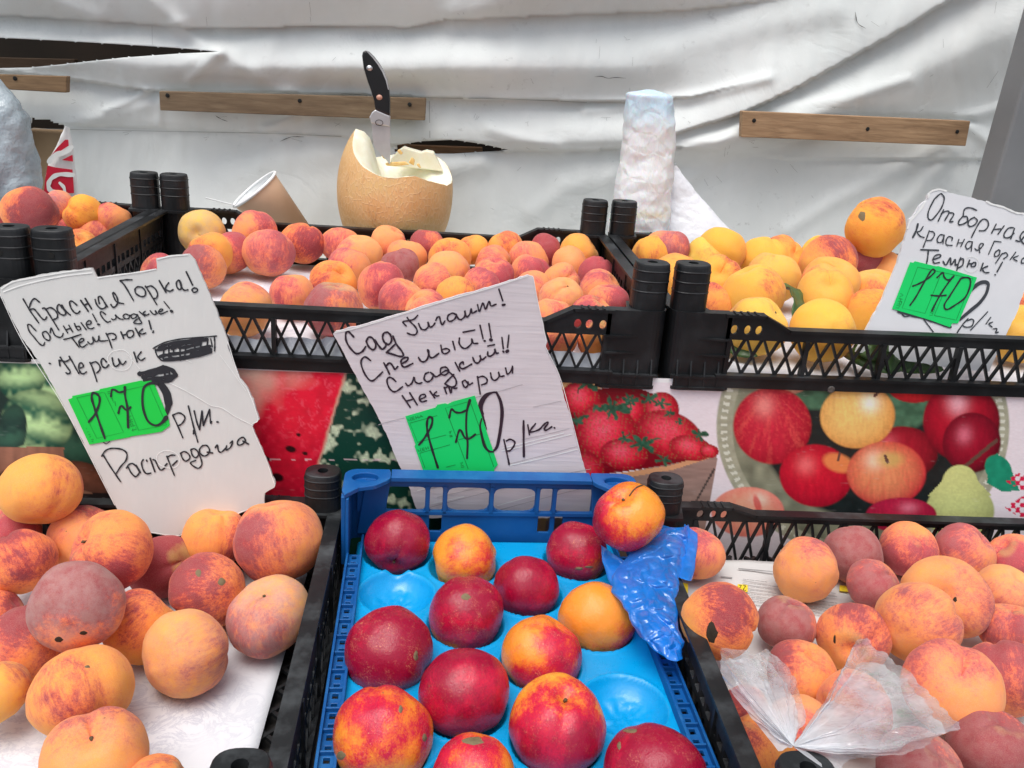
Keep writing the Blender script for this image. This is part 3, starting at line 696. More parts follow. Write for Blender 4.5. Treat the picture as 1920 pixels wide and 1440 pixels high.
# ================================================================== CRATES
def path_wall(mb, pts, z0, z1, t):
    """pts: 2D outer path; thickness inward (left of travel)"""
    P = np.array(pts, float); T = np.gradient(P, axis=0); T /= np.linalg.norm(T, axis=1)[:, None]; Nn = np.stack([-T[:, 1], T[:, 0]], 1)
    Q = P+Nn*t; n = len(P)
    rings = [[(P[i][0], P[i][1], z0), (Q[i][0], Q[i][1], z0), (Q[i][0], Q[i][1], z1), (P[i][0], P[i][1], z1)] for i in range(n)]
    mb.loft(rings)
def plate_cell(mb, o, ex, n, s0, s1, z0, z1, hole, t, seg=14):
    """rectangular cell with an elliptical hole (cx, cz, rx, rz) or rounded rect; o + ex*s + ez*z, thickness t along n"""
    o, ex, n = np.array(o, float), np.array(ex, float), np.array(n, float); ez = np.array((0, 0, 1.0))
    cx, cz, rx, rz, pw = hole
    inner = []; outer = []
    for k in range(seg*2):
        a = 2*math.pi*(k+.5)/(seg*2); ca, sa = math.cos(a), math.sin(a)
        e = 2.0/pw; ix = cx+rx*math.copysign(abs(ca)**e, ca); iz = cz+rz*math.copysign(abs(sa)**e, sa); inner.append((ix, iz))
        # project to rectangle border
        dx, dz = ca, sa; ks = []
        if dx > 1e-9: ks.append((s1-cx)/dx)
        if dx < -1e-9: ks.append((s0-cx)/dx)
        if dz > 1e-9: ks.append((z1-cz)/dz)
        if dz < -1e-9: ks.append((z0-cz)/dz)
        kk = min(ks); outer.append((cx+dx*kk, cz+dz*kk))
    # snap nearest outer vertices to the corners
    for c in ((s0, z0), (s1, z0), (s1, z1), (s0, z1)):
        i = min(range(len(outer)), key=lambda q: (outer[q][0]-c[0])**2+(outer[q][1]-c[1])**2); outer[i] = c
    m = seg*2; f3 = lambda p, y: o+ex*p[0]+ez*p[1]+n*y
    vs = [f3(p, 0) for p in outer]+[f3(p, 0) for p in inner]+[f3(p, t) for p in outer]+[f3(p, t) for p in inner]; fs = []
    for i in range(m):
        j = (i+1) % m
        fs += [(i, j, m+j, m+i), (2*m+i, 3*m+i, 3*m+j, 2*m+j), (m+i, m+j, 3*m+j, 3*m+i), (i, 2*m+i, 2*m+j, j)]
    mb.add(vs, fs)
def lattice(mb, o, ex, n, s0, s1, z0, z1, pitch, dx, w, t):
    o, ex, n = Vector(o), Vector(ex), Vector(n); s = s0-dx
    while s < s1:
        for (a, b) in ((s, s+dx), (s+dx, s)):
            za, zb = z0, z1; sa, sb = a, b
            # clip to [s0, s1]
            def cl(sa, za, sb, zb):
                if sa == sb: return None
                lo, hi = 0.0, 1.0
                for (bd, sg) in ((s0, 1), (s1, -1)):
                    fa, fb_ = sg*(sa-bd), sg*(sb-bd)
                    if fa < 0 and fb_ < 0: return None
                    if fa < 0: lo = max(lo, fa/(fa-fb_))
                    if fb_ < 0: hi = min(hi, fa/(fa-fb_))
                if hi-lo < .05: return None
                return (sa+(sb-sa)*lo, za+(zb-za)*lo, sa+(sb-sa)*hi, za+(zb-za)*hi)
            c = cl(sa, za, sb, zb)
            if c:
                off = n*(0.0004 if a < b else -.0004)
                mb.bar(o+ex*c[0]+Vector((0, 0, c[1]))+off, o+ex*c[2]+Vector((0, 0, c[3]))+off, w, t, n)
        s += pitch
PC = .018          # post centre inset
def make_crate(label, loc, rot, mat, W=.601, D=.401, zr=.065, zc=.079, zp=.125, band=.012, lat0=.018, floor_z=.010, tip=0.0, pitch=.0175, dxl=.0165, ribs=.086, corner_fill=.060, fo=0.0, group='black plastic fruit crates'):
    root = thing('fruit_crate', label, 'crate', loc, group); root.rotation_euler = rot
    lz0, lz1 = lat0, zr-band
    for side, name in ((0, 'front_wall'), (1, 'rear_wall')):
        mb = MB(); y = 0.0 if side == 0 else D; n = (0, 1, 0) if side == 0 else (0, -1, 0); ny = n[1]
        cf = corner_fill
        # rim band + top flange (between raised ends)
        r0, r1 = cf+.060, W-cf-.060
        mb.box((r0, min(y, y+ny*.0035), lz1), (r1, max(y, y+ny*.0035), zr-.0031))
        prof = [(cf-.006, zc-.0015), (cf+.034, zc-.0015), (cf+.060, zr-.0015), (W-cf-.060, zr-.0015), (W-cf-.034, zc-.0015), (W-cf+.006, zc-.0015)]
        for (a, b) in zip(prof[:-1], prof[1:]):
            mb.bar((a[0]-.0006, y+ny*.0045, a[1]), (b[0]+.0006, y+ny*.0045, b[1]), .013, .003, (0, 0, 1) if abs(a[1]-b[1]) < 1e-6 else (-(b[1]-a[1]), 0, b[0]-a[0]))
        for sgn in (0, 1):       # raised end plates with oval holes
            def mx(s): return s if sgn == 0 else W-s
            xs = [cf-.004, cf+.0115, cf+.023, cf+.0345]
            for a, b in zip(xs[:-1], xs[1:]):
                s0, s1 = sorted((mx(a), mx(b)))
                plate_cell(mb, (0, y, 0), (1, 0, 0), n, s0, s1, lz1, zc-.003, ((s0+s1)/2, (lz1+zc-.003)/2-.001, .0036, .0048, 2.0), .0035, 7)
            a, b = mx(cf+.0345), mx(cf+.060)
            pts = [(a, y, lz1), (b, y, lz1), (b, y, zr-.003), (a, y, zc-.003)]
            mb.prism(pts, n, .0035)
            for k in range(4):   # grip ridges
                xr = mx(cf+.004+k*.007); mb.box((xr-.0012, min(y-ny*.002, y+ny*.012), zc+.0002), (xr+.0011, max(y-ny*.001, y+ny*.010), zc+.0011))
        # bottom rail
        mb.box((cf-.01, min(y-ny*.004, y+ny*.004), .003), (W-cf+.01, max(y-ny*.004, y+ny*.004), lz0-.004))
        mb.box((cf-.01, min(y-ny*.0065, y+ny*.004), lz0-.0038), (W-cf+.01, max(y-ny*.0065, y+ny*.004), lz0-.0008))
        # ribs
        nx = int(round((W-2*cf)/ribs)); 
        for k in range(nx+1):
            xr = cf+(W-2*cf)*k/nx; mb.box((xr-.0022, min(y-ny*.0022, y+ny*.005), lz0-.004), (xr+.0022, max(y-ny*.0022, y+ny*.005), lz1+.001))
        lattice(mb, (0, y+ny*.0022, 0), (1, 0, 0), (0, 1, 0), cf, W-cf, lz0-.001, lz1+.001, pitch, dxl, .0024, .003)
        mb.build(name, mat, root)
    for side in (0, 1):
        mb = MB(); x = 0.0 if side == 0 else W; n = (1, 0, 0) if side == 0 else (-1, 0, 0); nx_ = n[0]; cf = .034
        xa, xb = sorted((x, x+nx_*.0035))
        mb.box((xa, cf, zc-.022), (xb, D-cf, zc-.0031))
        fa, fb_ = sorted((x-nx_*(.001+fo), x+nx_*(.0125-fo))); mb.box((fa, cf-.012, zc-.003), (fb_, D-cf+.012, zc))
        # slot row
        ns = 22; L = D-2*cf
        for k in range(ns):
            s0, s1 = cf+L*k/ns, cf+L*(k+1)/ns
            plate_cell(mb, (x, 0, 0), (0, 1, 0), n, s0, s1, zc-.036, zc-.022, ((s0+s1)/2, zc-.029, .0052, .0045, 8.0), .0035, 4)
        mb.box((xa, cf, zc-.040), (xb, D-cf, zc-.036))
        mb.box((min(x-nx_*.003, x+nx_*.004), cf, .003), (max(x-nx_*.003, x+nx_*.004), D-cf, .014))
        lattice(mb, (x+nx_*.002, 0, 0), (0, 1, 0), (1, 0, 0), cf, D-cf, .013, zc-.039, pitch, dxl, .0024, .003)
        for k in range(5):
            yr = cf+L*k/4; mb.box((min(x-nx_*.002, x+nx_*.005), yr-.002, .005), (max(x-nx_*.002, x+nx_*.005), yr+.002, zc-.0032))
        mb.build('side_wall', mat, root)
    # floor mesh
    mb = MB(); 
    for k in range(40):
        for sg in (1, -1):
            x0 = -D+k*.026; a = (x0, 0) if sg > 0 else (x0+D, 0); b = (x0+D, D) if sg > 0 else (x0, D)
            (ax, ay), (bx, by) = a, b
            lo, hi = 0.0, 1.0
            for (bd, s_) in ((.004, 1), (W-.004, -1)):
                fa, fb2 = s_*(ax-bd), s_*(bx-bd)
                if fa < 0 and fb2 < 0: lo = 2
                elif fa < 0: lo = max(lo, fa/(fa-fb2))
                elif fb2 < 0: hi = min(hi, fa/(fa-fb2))
            if hi-lo < .05: continue
            p = (ax+(bx-ax)*lo, .003+(ay+(by-ay)*lo)*.985, floor_z-.002+(.0005 if sg > 0 else 0)); q = (ax+(bx-ax)*hi, .003+(ay+(by-ay)*hi)*.985, floor_z-.002+(.0005 if sg > 0 else 0))
            mb.bar(p, q, .0032, .0035, (0, 0, 1))
    for k in range(1, 6): mb.box((W*k/6-.003, .004, floor_z-.005), (W*k/6+.003, D-.004, floor_z-.0001))
    mb.build('floor', mat, root)
    # corners
    for cxs, cys in ((0, 0), (1, 0), (0, 1), (1, 1)):
        mb = MB(); tr = lambda x, y, z: (x if cxs == 0 else W-x, y if cys == 0 else D-y, z)
        class TM(MB): pass
        q = MB(); cf = corner_fill
        path = [(cf, 0)]+[(.014-.014*math.sin(a), .014-.014*math.cos(a)) for a in np.linspace(0, math.pi/2, 7)]+[(0, .036)]
        path_wall(q, path[::-1], .001, zc-.003, .004)
        q.prism([(p[0], p[1], zc-.003) for p in path]+[(.036, .036, zc-.003), (.040, .013, zc-.003), (cf, .013, zc-.003)], (0, 0, 1), .0032)
        for zz in (lz1-.001, lz1-.018):                     # little gusset shelves
            q.prism([(.026, .0002, zz), (cf, .0002, zz), (cf, -.0045, zz)], (0, 0, 1), .0018)
        for xx in (.010, .024, .038, .052):                  # vertical webs above the foot
            q.prism([(xx, .0003, .003), (xx, -.005, .003), (xx, -.0045, .014), (xx, .0003, .030)], (1, 0, 0), .0016)
        q.prism([(p[0], p[1]-.006 if p[1] < .004 else p[1], .0) for p in path if p[1] < .02]+[(.006, .018, 0), (cf+.012, .004, 0), (cf+.012, -.003, 0)][0:2], (0, 0, 1), .003)
        q.box((.004, -.0055, .0125), (cf+.002, .0005, .0148)); q.box((.008, -.0042, .0008), (cf+.003, .0002, .0124))
        # post: rounded D section with ridges
        def ring(z, s, cut=0):
            r = []
            for a in np.linspace(0, 2*math.pi, 29)[:-1]:
                c_, s_ = math.cos(a), math.sin(a); rx, ry = .0178, .0150
                e = 2/2.6; r.append((PC+.0005+rx*s*math.copysign(abs(c_)**e, c_), PC-.001+ry*s*math.copysign(abs(s_)**e, s_), z))
            return r
        zs_ = [(0.004, .985), (zc-.002, .985)]; h = zp-zc
        for k in range(1, 4):
            zz = zc+h*(.18+.22*k); zs_ += [(zz-.0010, .985), (zz-.0003, 1.012), (zz+.0003, 1.012), (zz+.0010, .985)]
        zs_ += [(zp-.0022, .955), (zp-.0006, .93), (zp, .88)]
        rings = [ring(z, s) for z, s in zs_]
        r_in = []
        for (z, s) in ((zp, .32), (zp-.010, .30)): r_in.append([(PC+.0005+.0160*s*math.cos(a), PC-.001+.0160*s*math.sin(a), z) for a in np.linspace(0, 2*math.pi, 29)[:-1]])
        q.loft(rings+r_in, (True, True))
        mb.add([tr(*p) for p in q.v], q.f)
        o = mb.build('corner_post', mat, root)
        # dark disc on the post, painting the shade of a round side hole
        k = MB(); zz = zc+h*.52; yy = PC-.001-.0150*.975-.0003
        k.loft([[tr(PC+.004+.0028*math.cos(a), yy+d_, zz+.0028*math.sin(a)) for a in np.linspace(0, 6.28, 13)[:-1]] for d_ in (-.0002, .002)])
        k.build('post_hole_shade', M_DARK, o)
    return root

ZU = -.125
c_um = make_crate('black plastic crate in upper row middle, full of pink orange peaches', (-PC, -PC, ZU), (0, 0, 0), M_BLACK)
c_ul = make_crate('black plastic crate in upper row at left edge, cut by the frame', (-.620, -PC, ZU), (0, 0, 0), M_BLACK)
c_ur = make_crate('black plastic crate in upper row right with large yellow peaches and leaves', (.565+.041-PC, -PC, ZU+.001), (0, math.radians(-.7), 0), M_BLACK, floor_z=.003)
ZL = -.334
c_ll = make_crate('black plastic crate in lower row left with big loose peaches on white paper', (-.3232, -.4535, ZL), (0, 0, .0145), M_BLACK2, zr=.078, zc=.086)
c_lr = make_crate('black plastic crate in lower row right under the clear plastic bag', (.589-PC, -.070-.383, ZL+.009), (0, 0, 0), M_BLACK2, zr=.082, zc=.090, floor_z=.029, fo=.0045)

# ---- blue crate
def make_blue():
    X0, X1, Y0, Y1 = .2750, .5600, -.452, -.052; ZB, ZT, ZS = -.332, -.2065, -.272
    c = np.array(((X0+X1)/2, (Y0+Y1)/2, ZB)); root = thing('blue_crate', 'blue plastic crate in front centre holding nectarines on a cyan tray', 'crate', (.4247, -.2545, ZB)); root.rotation_euler = (0, 0, .035)
    sh = lambda mb: setattr(mb, 'v', [tuple(np.array(p)-c) for p in mb.v])
    # rear wall with openings
    mb = MB(); W = X1-X0; n = (0, 1, 0); y = Y1-.010
    zA, zB_, zC, zD = ZT-.004, ZT-.012, ZT-.042, ZT-.066
    mb.box((X0+.036, y-.001, zB_), (X1-.035, y+.0035, zA))
    mb.box((X0+.0445, y-.008, ZT-.004), (X1-.0445, Y1, ZT-.0002))        # top flange
    xs = [X0+.036, X0+.083, X0+.100, X0+.143, X0+.1885, X0+.206, X0+.250]
    big = {2, 3}
    cells = [(X0+.036, X0+.080, 9), (X0+.080, X0+.097, 9), (X0+.097, X0+.143, 4.5), (X0+.143, X0+.189, 4.5), (X0+.189, X0+.206, 9), (X0+.206, X0+.250, 9)]
    for a, b, pw in cells:
        plate_cell(mb, (0, y, 0), (1, 0, 0), n, a, b, zC, zB_, ((a+b)/2, (zC+zB_)/2, (b-a)/2-.0022, (zB_-zC)/2-.0016, pw), .0035, 8)
    # lower band: two narrow openings
    for a, b, hole in ((X0+.020, X0+.080, 0), (X0+.080, X0+.097, 1), (X0+.097, X0+.189, 0), (X0+.189, X0+.206, 1), (X0+.206, X0+.219, 1), (X0+.219, X1-.020, 0)):
        if hole: plate_cell(mb, (0, y, 0), (1, 0, 0), n, a, b, zD, zC, ((a+b)/2, (zC+zD)/2, (b-a)/2-.0022, (zC-zD)/2-.0018, 9), .0035, 4)
        else: mb.box((a, y, zD), (b, y+.0035, zC))
    mb.box((X0+.020, y, ZB), (X1-.020, y+.0035, zD)); mb.box((X0+.012, y, zC), (X0+.036, y+.0035, zB_)); mb.box((X0+.250, y, zC), (X1-.012, y+.0035, zB_))
    for xx in (X0+.080, X0+.097, X0+.143, X0+.189, X0+.206): mb.box((xx-.0018, y-.0022, zC), (xx+.0018, y+.001, zB_))
    mb.box((X0+.141, y-.004, ZT-.010), (X0+.1455, y+.001, ZT-.0042))
    mb.box((X0+.036, y-.0022, zC-.0018), (X0+.250, y+.001, zC+.0018))
    sh(mb); mb.build('rear_wall', M_BLUE, root, False, .0008)
    # rear corners
    for sg in (0, 1):
        q = MB(); f = lambda x: X0+x if sg == 0 else X1-x
        arc = [(.012-.012*math.sin(a), -(.012-.012*math.cos(a))) for a in np.linspace(0, math.pi/2, 7)]
        path = [(.040, 0)]+arc+[(0, -.052)]
        for (zz0, zz1) in ((ZS-.01, ZT-.003),): 
            P = path[::-1]; 
            Pn = np.array([(f(p[0]), Y1+p[1]) for p in P]); Tn = np.gradient(Pn, axis=0); Tn /= np.linalg.norm(Tn, axis=1)[:, None]; Nn = np.stack([Tn[:, 1], -Tn[:, 0]], 1)*(1 if sg == 0 else -1)
            Q = Pn+Nn*.004
            q.loft([[(*Pn[i], zz0), (*Q[i], zz0), (*Q[i], zz1), (*Pn[i], zz1)] for i in range(len(Pn))])
        # top plate with a round cup
        ox, oy = .020, -.018; R = .0125
        out = [(.044, 0)]+arc+[(0, -.052), (.006, -.054), (.010, -.040), (.030, -.034), (.044, -.020)]
        m_ = 28; oc = []; 
        # resample outline by angle around the cup centre
        for k in range(m_):
            a = 2*math.pi*k/m_; best = None
            for i in range(len(out)):
                (x0, y0), (x1, y1) = out[i], out[(i+1) % len(out)]; dx, dy = math.cos(a), math.sin(a)
                den = dx*(y1-y0)-dy*(x1-x0)
                if abs(den) < 1e-12: continue
                t_ = ((x0-ox)*(y1-y0)-(y0-oy)*(x1-x0))/den; s_ = ((x0-ox)*dy-(y0-oy)*dx)/den
                if t_ > 0 and -1e-6 <= s_ <= 1+1e-6 and (best is None or t_ < best): best = t_
            t_ = best or R*1.3; oc.append((ox+math.cos(a)*t_, oy+math.sin(a)*t_))
        ic = [(ox+R*math.cos(2*math.pi*k/m_), oy+R*.75*math.sin(2*math.pi*k/m_)) for k in range(m_)]
        rings = [[(f(p[0]), Y1+p[1], ZT-.004) for p in oc], [(f(p[0]), Y1+p[1], ZT) for p in oc], [(f(p[0]), Y1+p[1], ZT) for p in ic], [(f(p[0]), Y1+p[1], ZT-.006) for p in ic]]
        q.loft(rings, (False, True))
        # inner sloped gusset
        q.prism([(f(.020), Y1-.0125, ZT-.005), (f(.044), Y1-.0125, ZT-.005), (f(.036), Y1-.0125, ZS), (f(.012), Y1-.0125, ZS)], (0, 1, 0), .003)
        q.prism([(f(.004), Y1-.014, ZT-.005), (f(.004), Y1-.052, ZT-.005), (f(.004), Y1-.056, ZS), (f(.004), Y1-.014, ZS)], (1 if sg == 0 else -1, 0, 0), .003)
        sh(q); q.build('corner', M_BLUE, root, False, .0008)
    # side ledges with holes
    for sg in (0, 1):
        q = MB(); f = lambda x: X0+.006+x if sg == 0 else X1-.006-x
        Lg = (Y1-.05)-Y0; ns = 17
        for k in range(ns):
            y0, y1 = Y0+Lg*k/ns, Y0+Lg*(k+1)/ns; xa, xb = sorted((f(.0), f(.0125)))
            # ledge cell = plate with small square hole, laid flat
            m_ = 8
            for (ya, yb) in ((y0, (y0+y1)/2), ((y0+y1)/2, y1)):
                cx_, cy_ = (xa+xb)/2, (ya+yb)/2; hx, hy = .0022, .0026
                ov = [(xa, ya), (xb, ya), (xb, yb), (xa, yb)]; iv = [(cx_-hx, cy_-hy), (cx_+hx, cy_-hy), (cx_+hx, cy_+hy), (cx_-hx, cy_+hy)]
                vs = [(*p, ZS) for p in ov]+[(*p, ZS) for p in iv]+[(*p, ZS-.003) for p in iv]+[(*p, ZS-.003) for p in ov]
                fs = []
                for i in range(4):
                    j = (i+1) % 4; fs += [(i, j, 4+j, 4+i), (4+i, 4+j, 8+j, 8+i), (8+i, 8+j, 12+j, 12+i)]
                q.add(vs, fs)
            if k % 1 == 0: q.box((min(f(.0012), f(.0112)), y0-.0009, ZS), (max(f(.0012), f(.0112)), y0+.0009, ZS+.0035))
        q.box((min(f(-.001), f(.0012)), Y0, ZS-.006), (max(f(-.001), f(.0012)), Y1-.05, ZS+.0052))
        q.box((min(f(.0112), f(.0135)), Y0, ZB), (max(f(.0112), f(.0135)), Y1-.02, ZS+.0042))
        sh(q); q.build('side_wall', M_BLUE, root, False, .0004)
    q = MB(); q.box((X0+.012, Y0, ZB), (X1-.012, Y1-.012, ZB+.004)); sh(q); q.build('floor', M_BLUE, root)
    q = MB(); q.box((X0+.001, Y0-.001, ZB), (X1-.001, Y0+.004, ZS-.004)); sh(q); q.build('front_wall', M_BLUE, root)
    return root
make_blue()

# ================================================================== LINERS
def sheet_xy(name, x0, x1, y0, y1, z, mat, amp=.002, lip=None, n=60, rot=0, thick=.0006):
    mb = MB(); cx, cy = (x0+x1)/2, (y0+y1)/2; P = np.zeros((n, n, 3))
    for i in range(n):
        for j in range(n):
            x = x0+(x1-x0)*j/(n-1); y = y0+(y1-y0)*i/(n-1)
            zz = z+amp*fb((x, y, 0), 14, 3, 5)
            if lip and y < y0+lip[0]: t = 1-(y-y0)/lip[0]; zz += lip[1]*t*t*(1+.25*fb((x*2, 0, 0), 16, 2))
            P[i, j] = (x-cx, y-cy, zz-z)
    mb.grid(P); o = mb.build(name, mat, None, True, rec=False); o.location = (cx, cy, z); o.rotation_euler[2] = rot
    m = o.modifiers.new('thickness', 'SOLIDIFY'); m.thickness = thick
    return o
FL_UM, FL_UR, FL_LL, FL_LR = -.1105, -.1085, -.3185, -.2885
tag(sheet_xy('liner_paper', .0, .562, -.010, .37, FL_UM-.003, M_PAPER, .0015), 'white marbled paper lining the upper middle black crate', 'paper')
tag(sheet_xy('liner_paper', .606, 1.16, -.008, .37, FL_UR-.003, M_PAPER, .001), 'white paper lining the upper right crate of yellow peaches', 'paper')
tag(sheet_xy('liner_paper', -.615, -.06, -.008, .37, FL_UM-.003, M_PAPER, .001), 'white paper lining the upper left crate', 'paper')
tag(sheet_xy('liner_paper', -.31, .2385, -.62+.18, -.066, FL_LL-.002, M_PAPER, .0012), 'white paper sheet under the big peaches in lower left crate', 'paper')

lip = MB(); rows = []
for i in range(120):
    x = .0+.562*i/119; h = .020+.006*fb((x, 0, 0), 25, 3)+(.004 if .25 < x < .4 else 0); rows.append([(x, -.0125+.0015*fb((x, 1, 0), 30, 2)+.0012*k, FL_UM-.003+h*k/3) for k in range(4)])
lip.grid(np.array(rows)); lo = lip.build('paper_edge', M_PAPER, None, True); lo.parent = bpy.data.objects['liner_paper']; lo.matrix_parent_inverse = Matrix.Translation(-Vector(bpy.data.objects['liner_paper'].location))
# newspaper in the lower right crate
np_ = sheet_xy('newspaper', .60, .95, -.40, -.0735, FL_LR-.002, M_NEWS, .0025)
tag(np_, 'printed newspaper sheet under the peaches in lower right crate', 'newspaper')
pr = MB(); pos_n = lambda x, y, l: np.array(atz(x, y, FL_LR+.0012+l))-np.array(np_.location)
rs = random.Random(4)
for r in range(16):
    x = 1395+rs.uniform(-4, 6) if r < 8 else 1500+rs.uniform(-4, 6); y = (1086+6.5*r) if r < 8 else (1092+6*(r-8))
    xe = x+rs.uniform(40, 78)
    while x < xe:
        w = rs.uniform(3, 9); ribbon(pr, [(x, y+(x-1395)*.12), (x+w, y+(x+w-1395)*.12)], 1.5, pos_n, 1e-5, True, False); x += w+rs.uniform(1.5, 2.5)
for a in ([(1385, 1066), (1470, 1074), (1545, 1084)], [(1352, 1081), (1372, 1083)]): ribbon(pr, a, 1.8, pos_n, 1e-5)
pr.build('print', simple('newsprint_ink', (.20, .20, .20), (.38, .38, .38), 60, .7, 0), np_, rec=False)
yt = MB(); 
for (x0, y0, x1, y1) in ((1383, 1095, 1402, 1110), (1574, 1097, 1592, 1110), (1275, 1092, 1290, 1112)):
    yt.add([pos_n(x0, y0, 1e-4), pos_n(x1, y0+2, 1e-4), pos_n(x1, y1, 1e-4), pos_n(x0, y1-2, 1e-4)], [(0, 1, 2, 3)])
yt.build('yellow_tag', simple('yellow_print', (.75, .58, .02), (.8, .62, .03), 20, .7, 0), np_, rec=False)
n22 = MB()
for s_ in ('1399,1106 1396,1108 1394,1105 1398,1099 1394,1098', '1391,1105 1388,1107 1386,1104 1390,1098 1386,1097'):
    for st in zs(s_, 0, 0, 1): ribbon(n22, st, 1.3, pos_n, 2.5e-4)
n22.build('number_print', M_INK, np_, rec=False)

# cyan moulded tray
def tray():
    x0, x1, y0, y1, zt = .2950, .5550, -.452, -.068, -.2765; TH = .038
    mx, my = (x0+x1)/2, (y0+y1)/2
    cells = [(mx+(p[0]-mx)*math.cos(TH)+(p[1]-my)*math.sin(TH), my-(p[0]-mx)*math.sin(TH)+(p[1]-my)*math.cos(TH)) for p in PITS]
    nx, ny = 150, 210; mb = MB(); P = np.zeros((ny, nx, 3)); c = np.array(((x0+x1)/2, (y0+y1)/2, zt))
    for i in range(ny):
        for j in range(nx):
            x = x0+(x1-x0)*j/(nx-1); y = y0+(y1-y0)*i/(ny-1); z = 0.0006*fb((x, y, 0), 30, 2)
            for k, (a, b) in enumerate(cells):
                d = math.hypot(x-a, y-b)
                if d < .036:
                    t = d/.034; dep = .019*max(0, 1-t**2.6) if t < 1 else 0
                    rim = .0018*math.exp(-((d-.0335)/.0016)**2)
                    crk = 0
                    if d < .022: crk = (.0045*abs(fb((x, y, k), 75, 3, 3))+.002*abs(math.sin(math.atan2(y-b, x-a)*5+k)))*(1-d/.022)**.5
                    z += -dep+rim+crk
            e = min(x-x0, x1-x, y1-y)
            if e < .006: z -= .006*(1-e/.006)**2
            P[i, j] = (x-c[0], y-c[1], z)
    mb.grid(P); o = mb.build('moulded_tray', M_TRAY, None, True, rec=False); o.location = c; o.rotation_euler[2] = TH
    m = o.modifiers.new('thickness', 'SOLIDIFY'); m.thickness = .0008
    return tag(o, 'bright cyan moulded tray with round cups under the nectarines', 'tray')

# ================================================================== FRUIT
def fruit_mesh(name, seed, kind, nu=56, nv=38):
    r_ = random.Random(seed); ob = r_.uniform(.90, .99); dp = r_.uniform(.16, .30); dw = r_.uniform(.26, .40)
    sut = r_.uniform(.06, .13) if kind == 'peach' else r_.uniform(.02, .05); tip = r_.uniform(0, .09); lean = r_.uniform(-.05, .05)
    off = r_.uniform(0, 50); ph0 = r_.uniform(-.9, .9); lob = r_.uniform(.02, .055); el = r_.uniform(-.05, .08)
    vs = []; fs = []
    def pt(th, ph):
        g = (ph-ph0+math.pi) % (2*math.pi)-math.pi
        r = 1.0-dp*math.exp(-(th/dw)**2)
        s = math.sin(th); prof = math.exp(-((th-.5)/1.0)**2)
        r -= sut*prof*math.exp(-(g/(.10+.10*s))**2)
        r += lob*s*math.exp(-((abs(g)-.55)/.4)**2)
        r += tip*math.exp(-((math.pi-th)/.16)**2)-.03*math.exp(-((math.pi-th)/.4)**2)
        d = Vector((math.sin(th)*math.cos(ph), math.sin(th)*math.sin(ph), math.cos(th)))
        r += .055*mnoise.noise(d*1.25+Vector((0, off, 3)))+.022*mnoise.noise(d*2.6+Vector((off, off, off)))+.008*mnoise.noise(d*5+Vector((off, 0, off)))
        r *= 1+lean*d.x*d.z+el*math.cos(2*g)*s*s*.5
        return (d.x*r, d.y*r, d.z*r*ob)
    for i in range(nv+1):
        # denser rings towards the stem cavity
        q = i/nv; th = math.pi*(q**1.25)
        if i == 0: vs.append(pt(0, 0)); continue
        if i == nv: vs.append(pt(math.pi, 0)); continue
        for j in range(nu): vs.append(pt(th, 2*math.pi*j/nu))
    row = lambda i: 1+(i-1)*nu
    for j in range(nu): fs.append((0, row(1)+j, row(1)+(j+1) % nu))
    for i in range(1, nv-1):
        for j in range(nu): fs.append((row(i)+j, row(i+1)+j, row(i+1)+(j+1) % nu, row(i)+(j+1) % nu))
    last = len(vs)-1
    for j in range(nu): fs.append((last, row(nv-1)+(j+1) % nu, row(nv-1)+j))
    me = bpy.data.meshes.new(name); me.from_pydata(vs, [], fs); me.polygons.foreach_set('use_smooth', [True]*len(fs)); me.update()
    me.materials.append(M_PEACH if kind == 'peach' else M_NECT)
    return me
PE = [fruit_mesh('peach', 10+i, 'peach') for i in range(9)]
NE = [fruit_mesh('nectarine', 40+i, 'nect') for i in range(5)]
TY = {'Y': (.06, .10, .10, .0), 'YG': (.06, .80, .25, .0), 'YL': (.10, .22, .20, .2), 'O': (.26, 0, .10, .15), 'OO': (.34, 0, .12, .0), 'OP': (.36, 0, .25, .9), 'PL': (.22, .12, .35, .8),
      'S': (.52, 0, .30, 1.), 'C': (.66, 0, .22, .9), 'R': (.74, 0, .15, .2), 'YR': (.50, .0, .12, .1), 'YM': (.55, .35, .2, .1), 'M': (.92, 0, .55, .15), 'DR': (.98, 0, .20, .4), 'GP': (.36, .75, .85, .6),
      'N': (.80, 0, .8, 0), 'ND': (1.0, 0, .7, 0), 'NO': (.22, .3, 1., 0), 'NM': (.55, .5, .9, 0), 'NR': (.68, .2, .9, 0)}
def place(x, y, w, zb):
    d = ray(x, y); t = (zb-CAM[2])/(d[2]-w/(2*FPX)); return CAM+d*t, w*t/(2*FPX)
ORD = ['first', 'second', 'third', 'fourth', 'fifth', 'sixth', 'seventh', 'eighth', 'ninth', 'tenth', 'eleventh', 'twelfth', 'thirteenth']
FR = random.Random(11); ALLF = []
def vdir(v): p = R2*v[0]+U2*v[1]-FW*v[2]; return Vector(p).normalized()
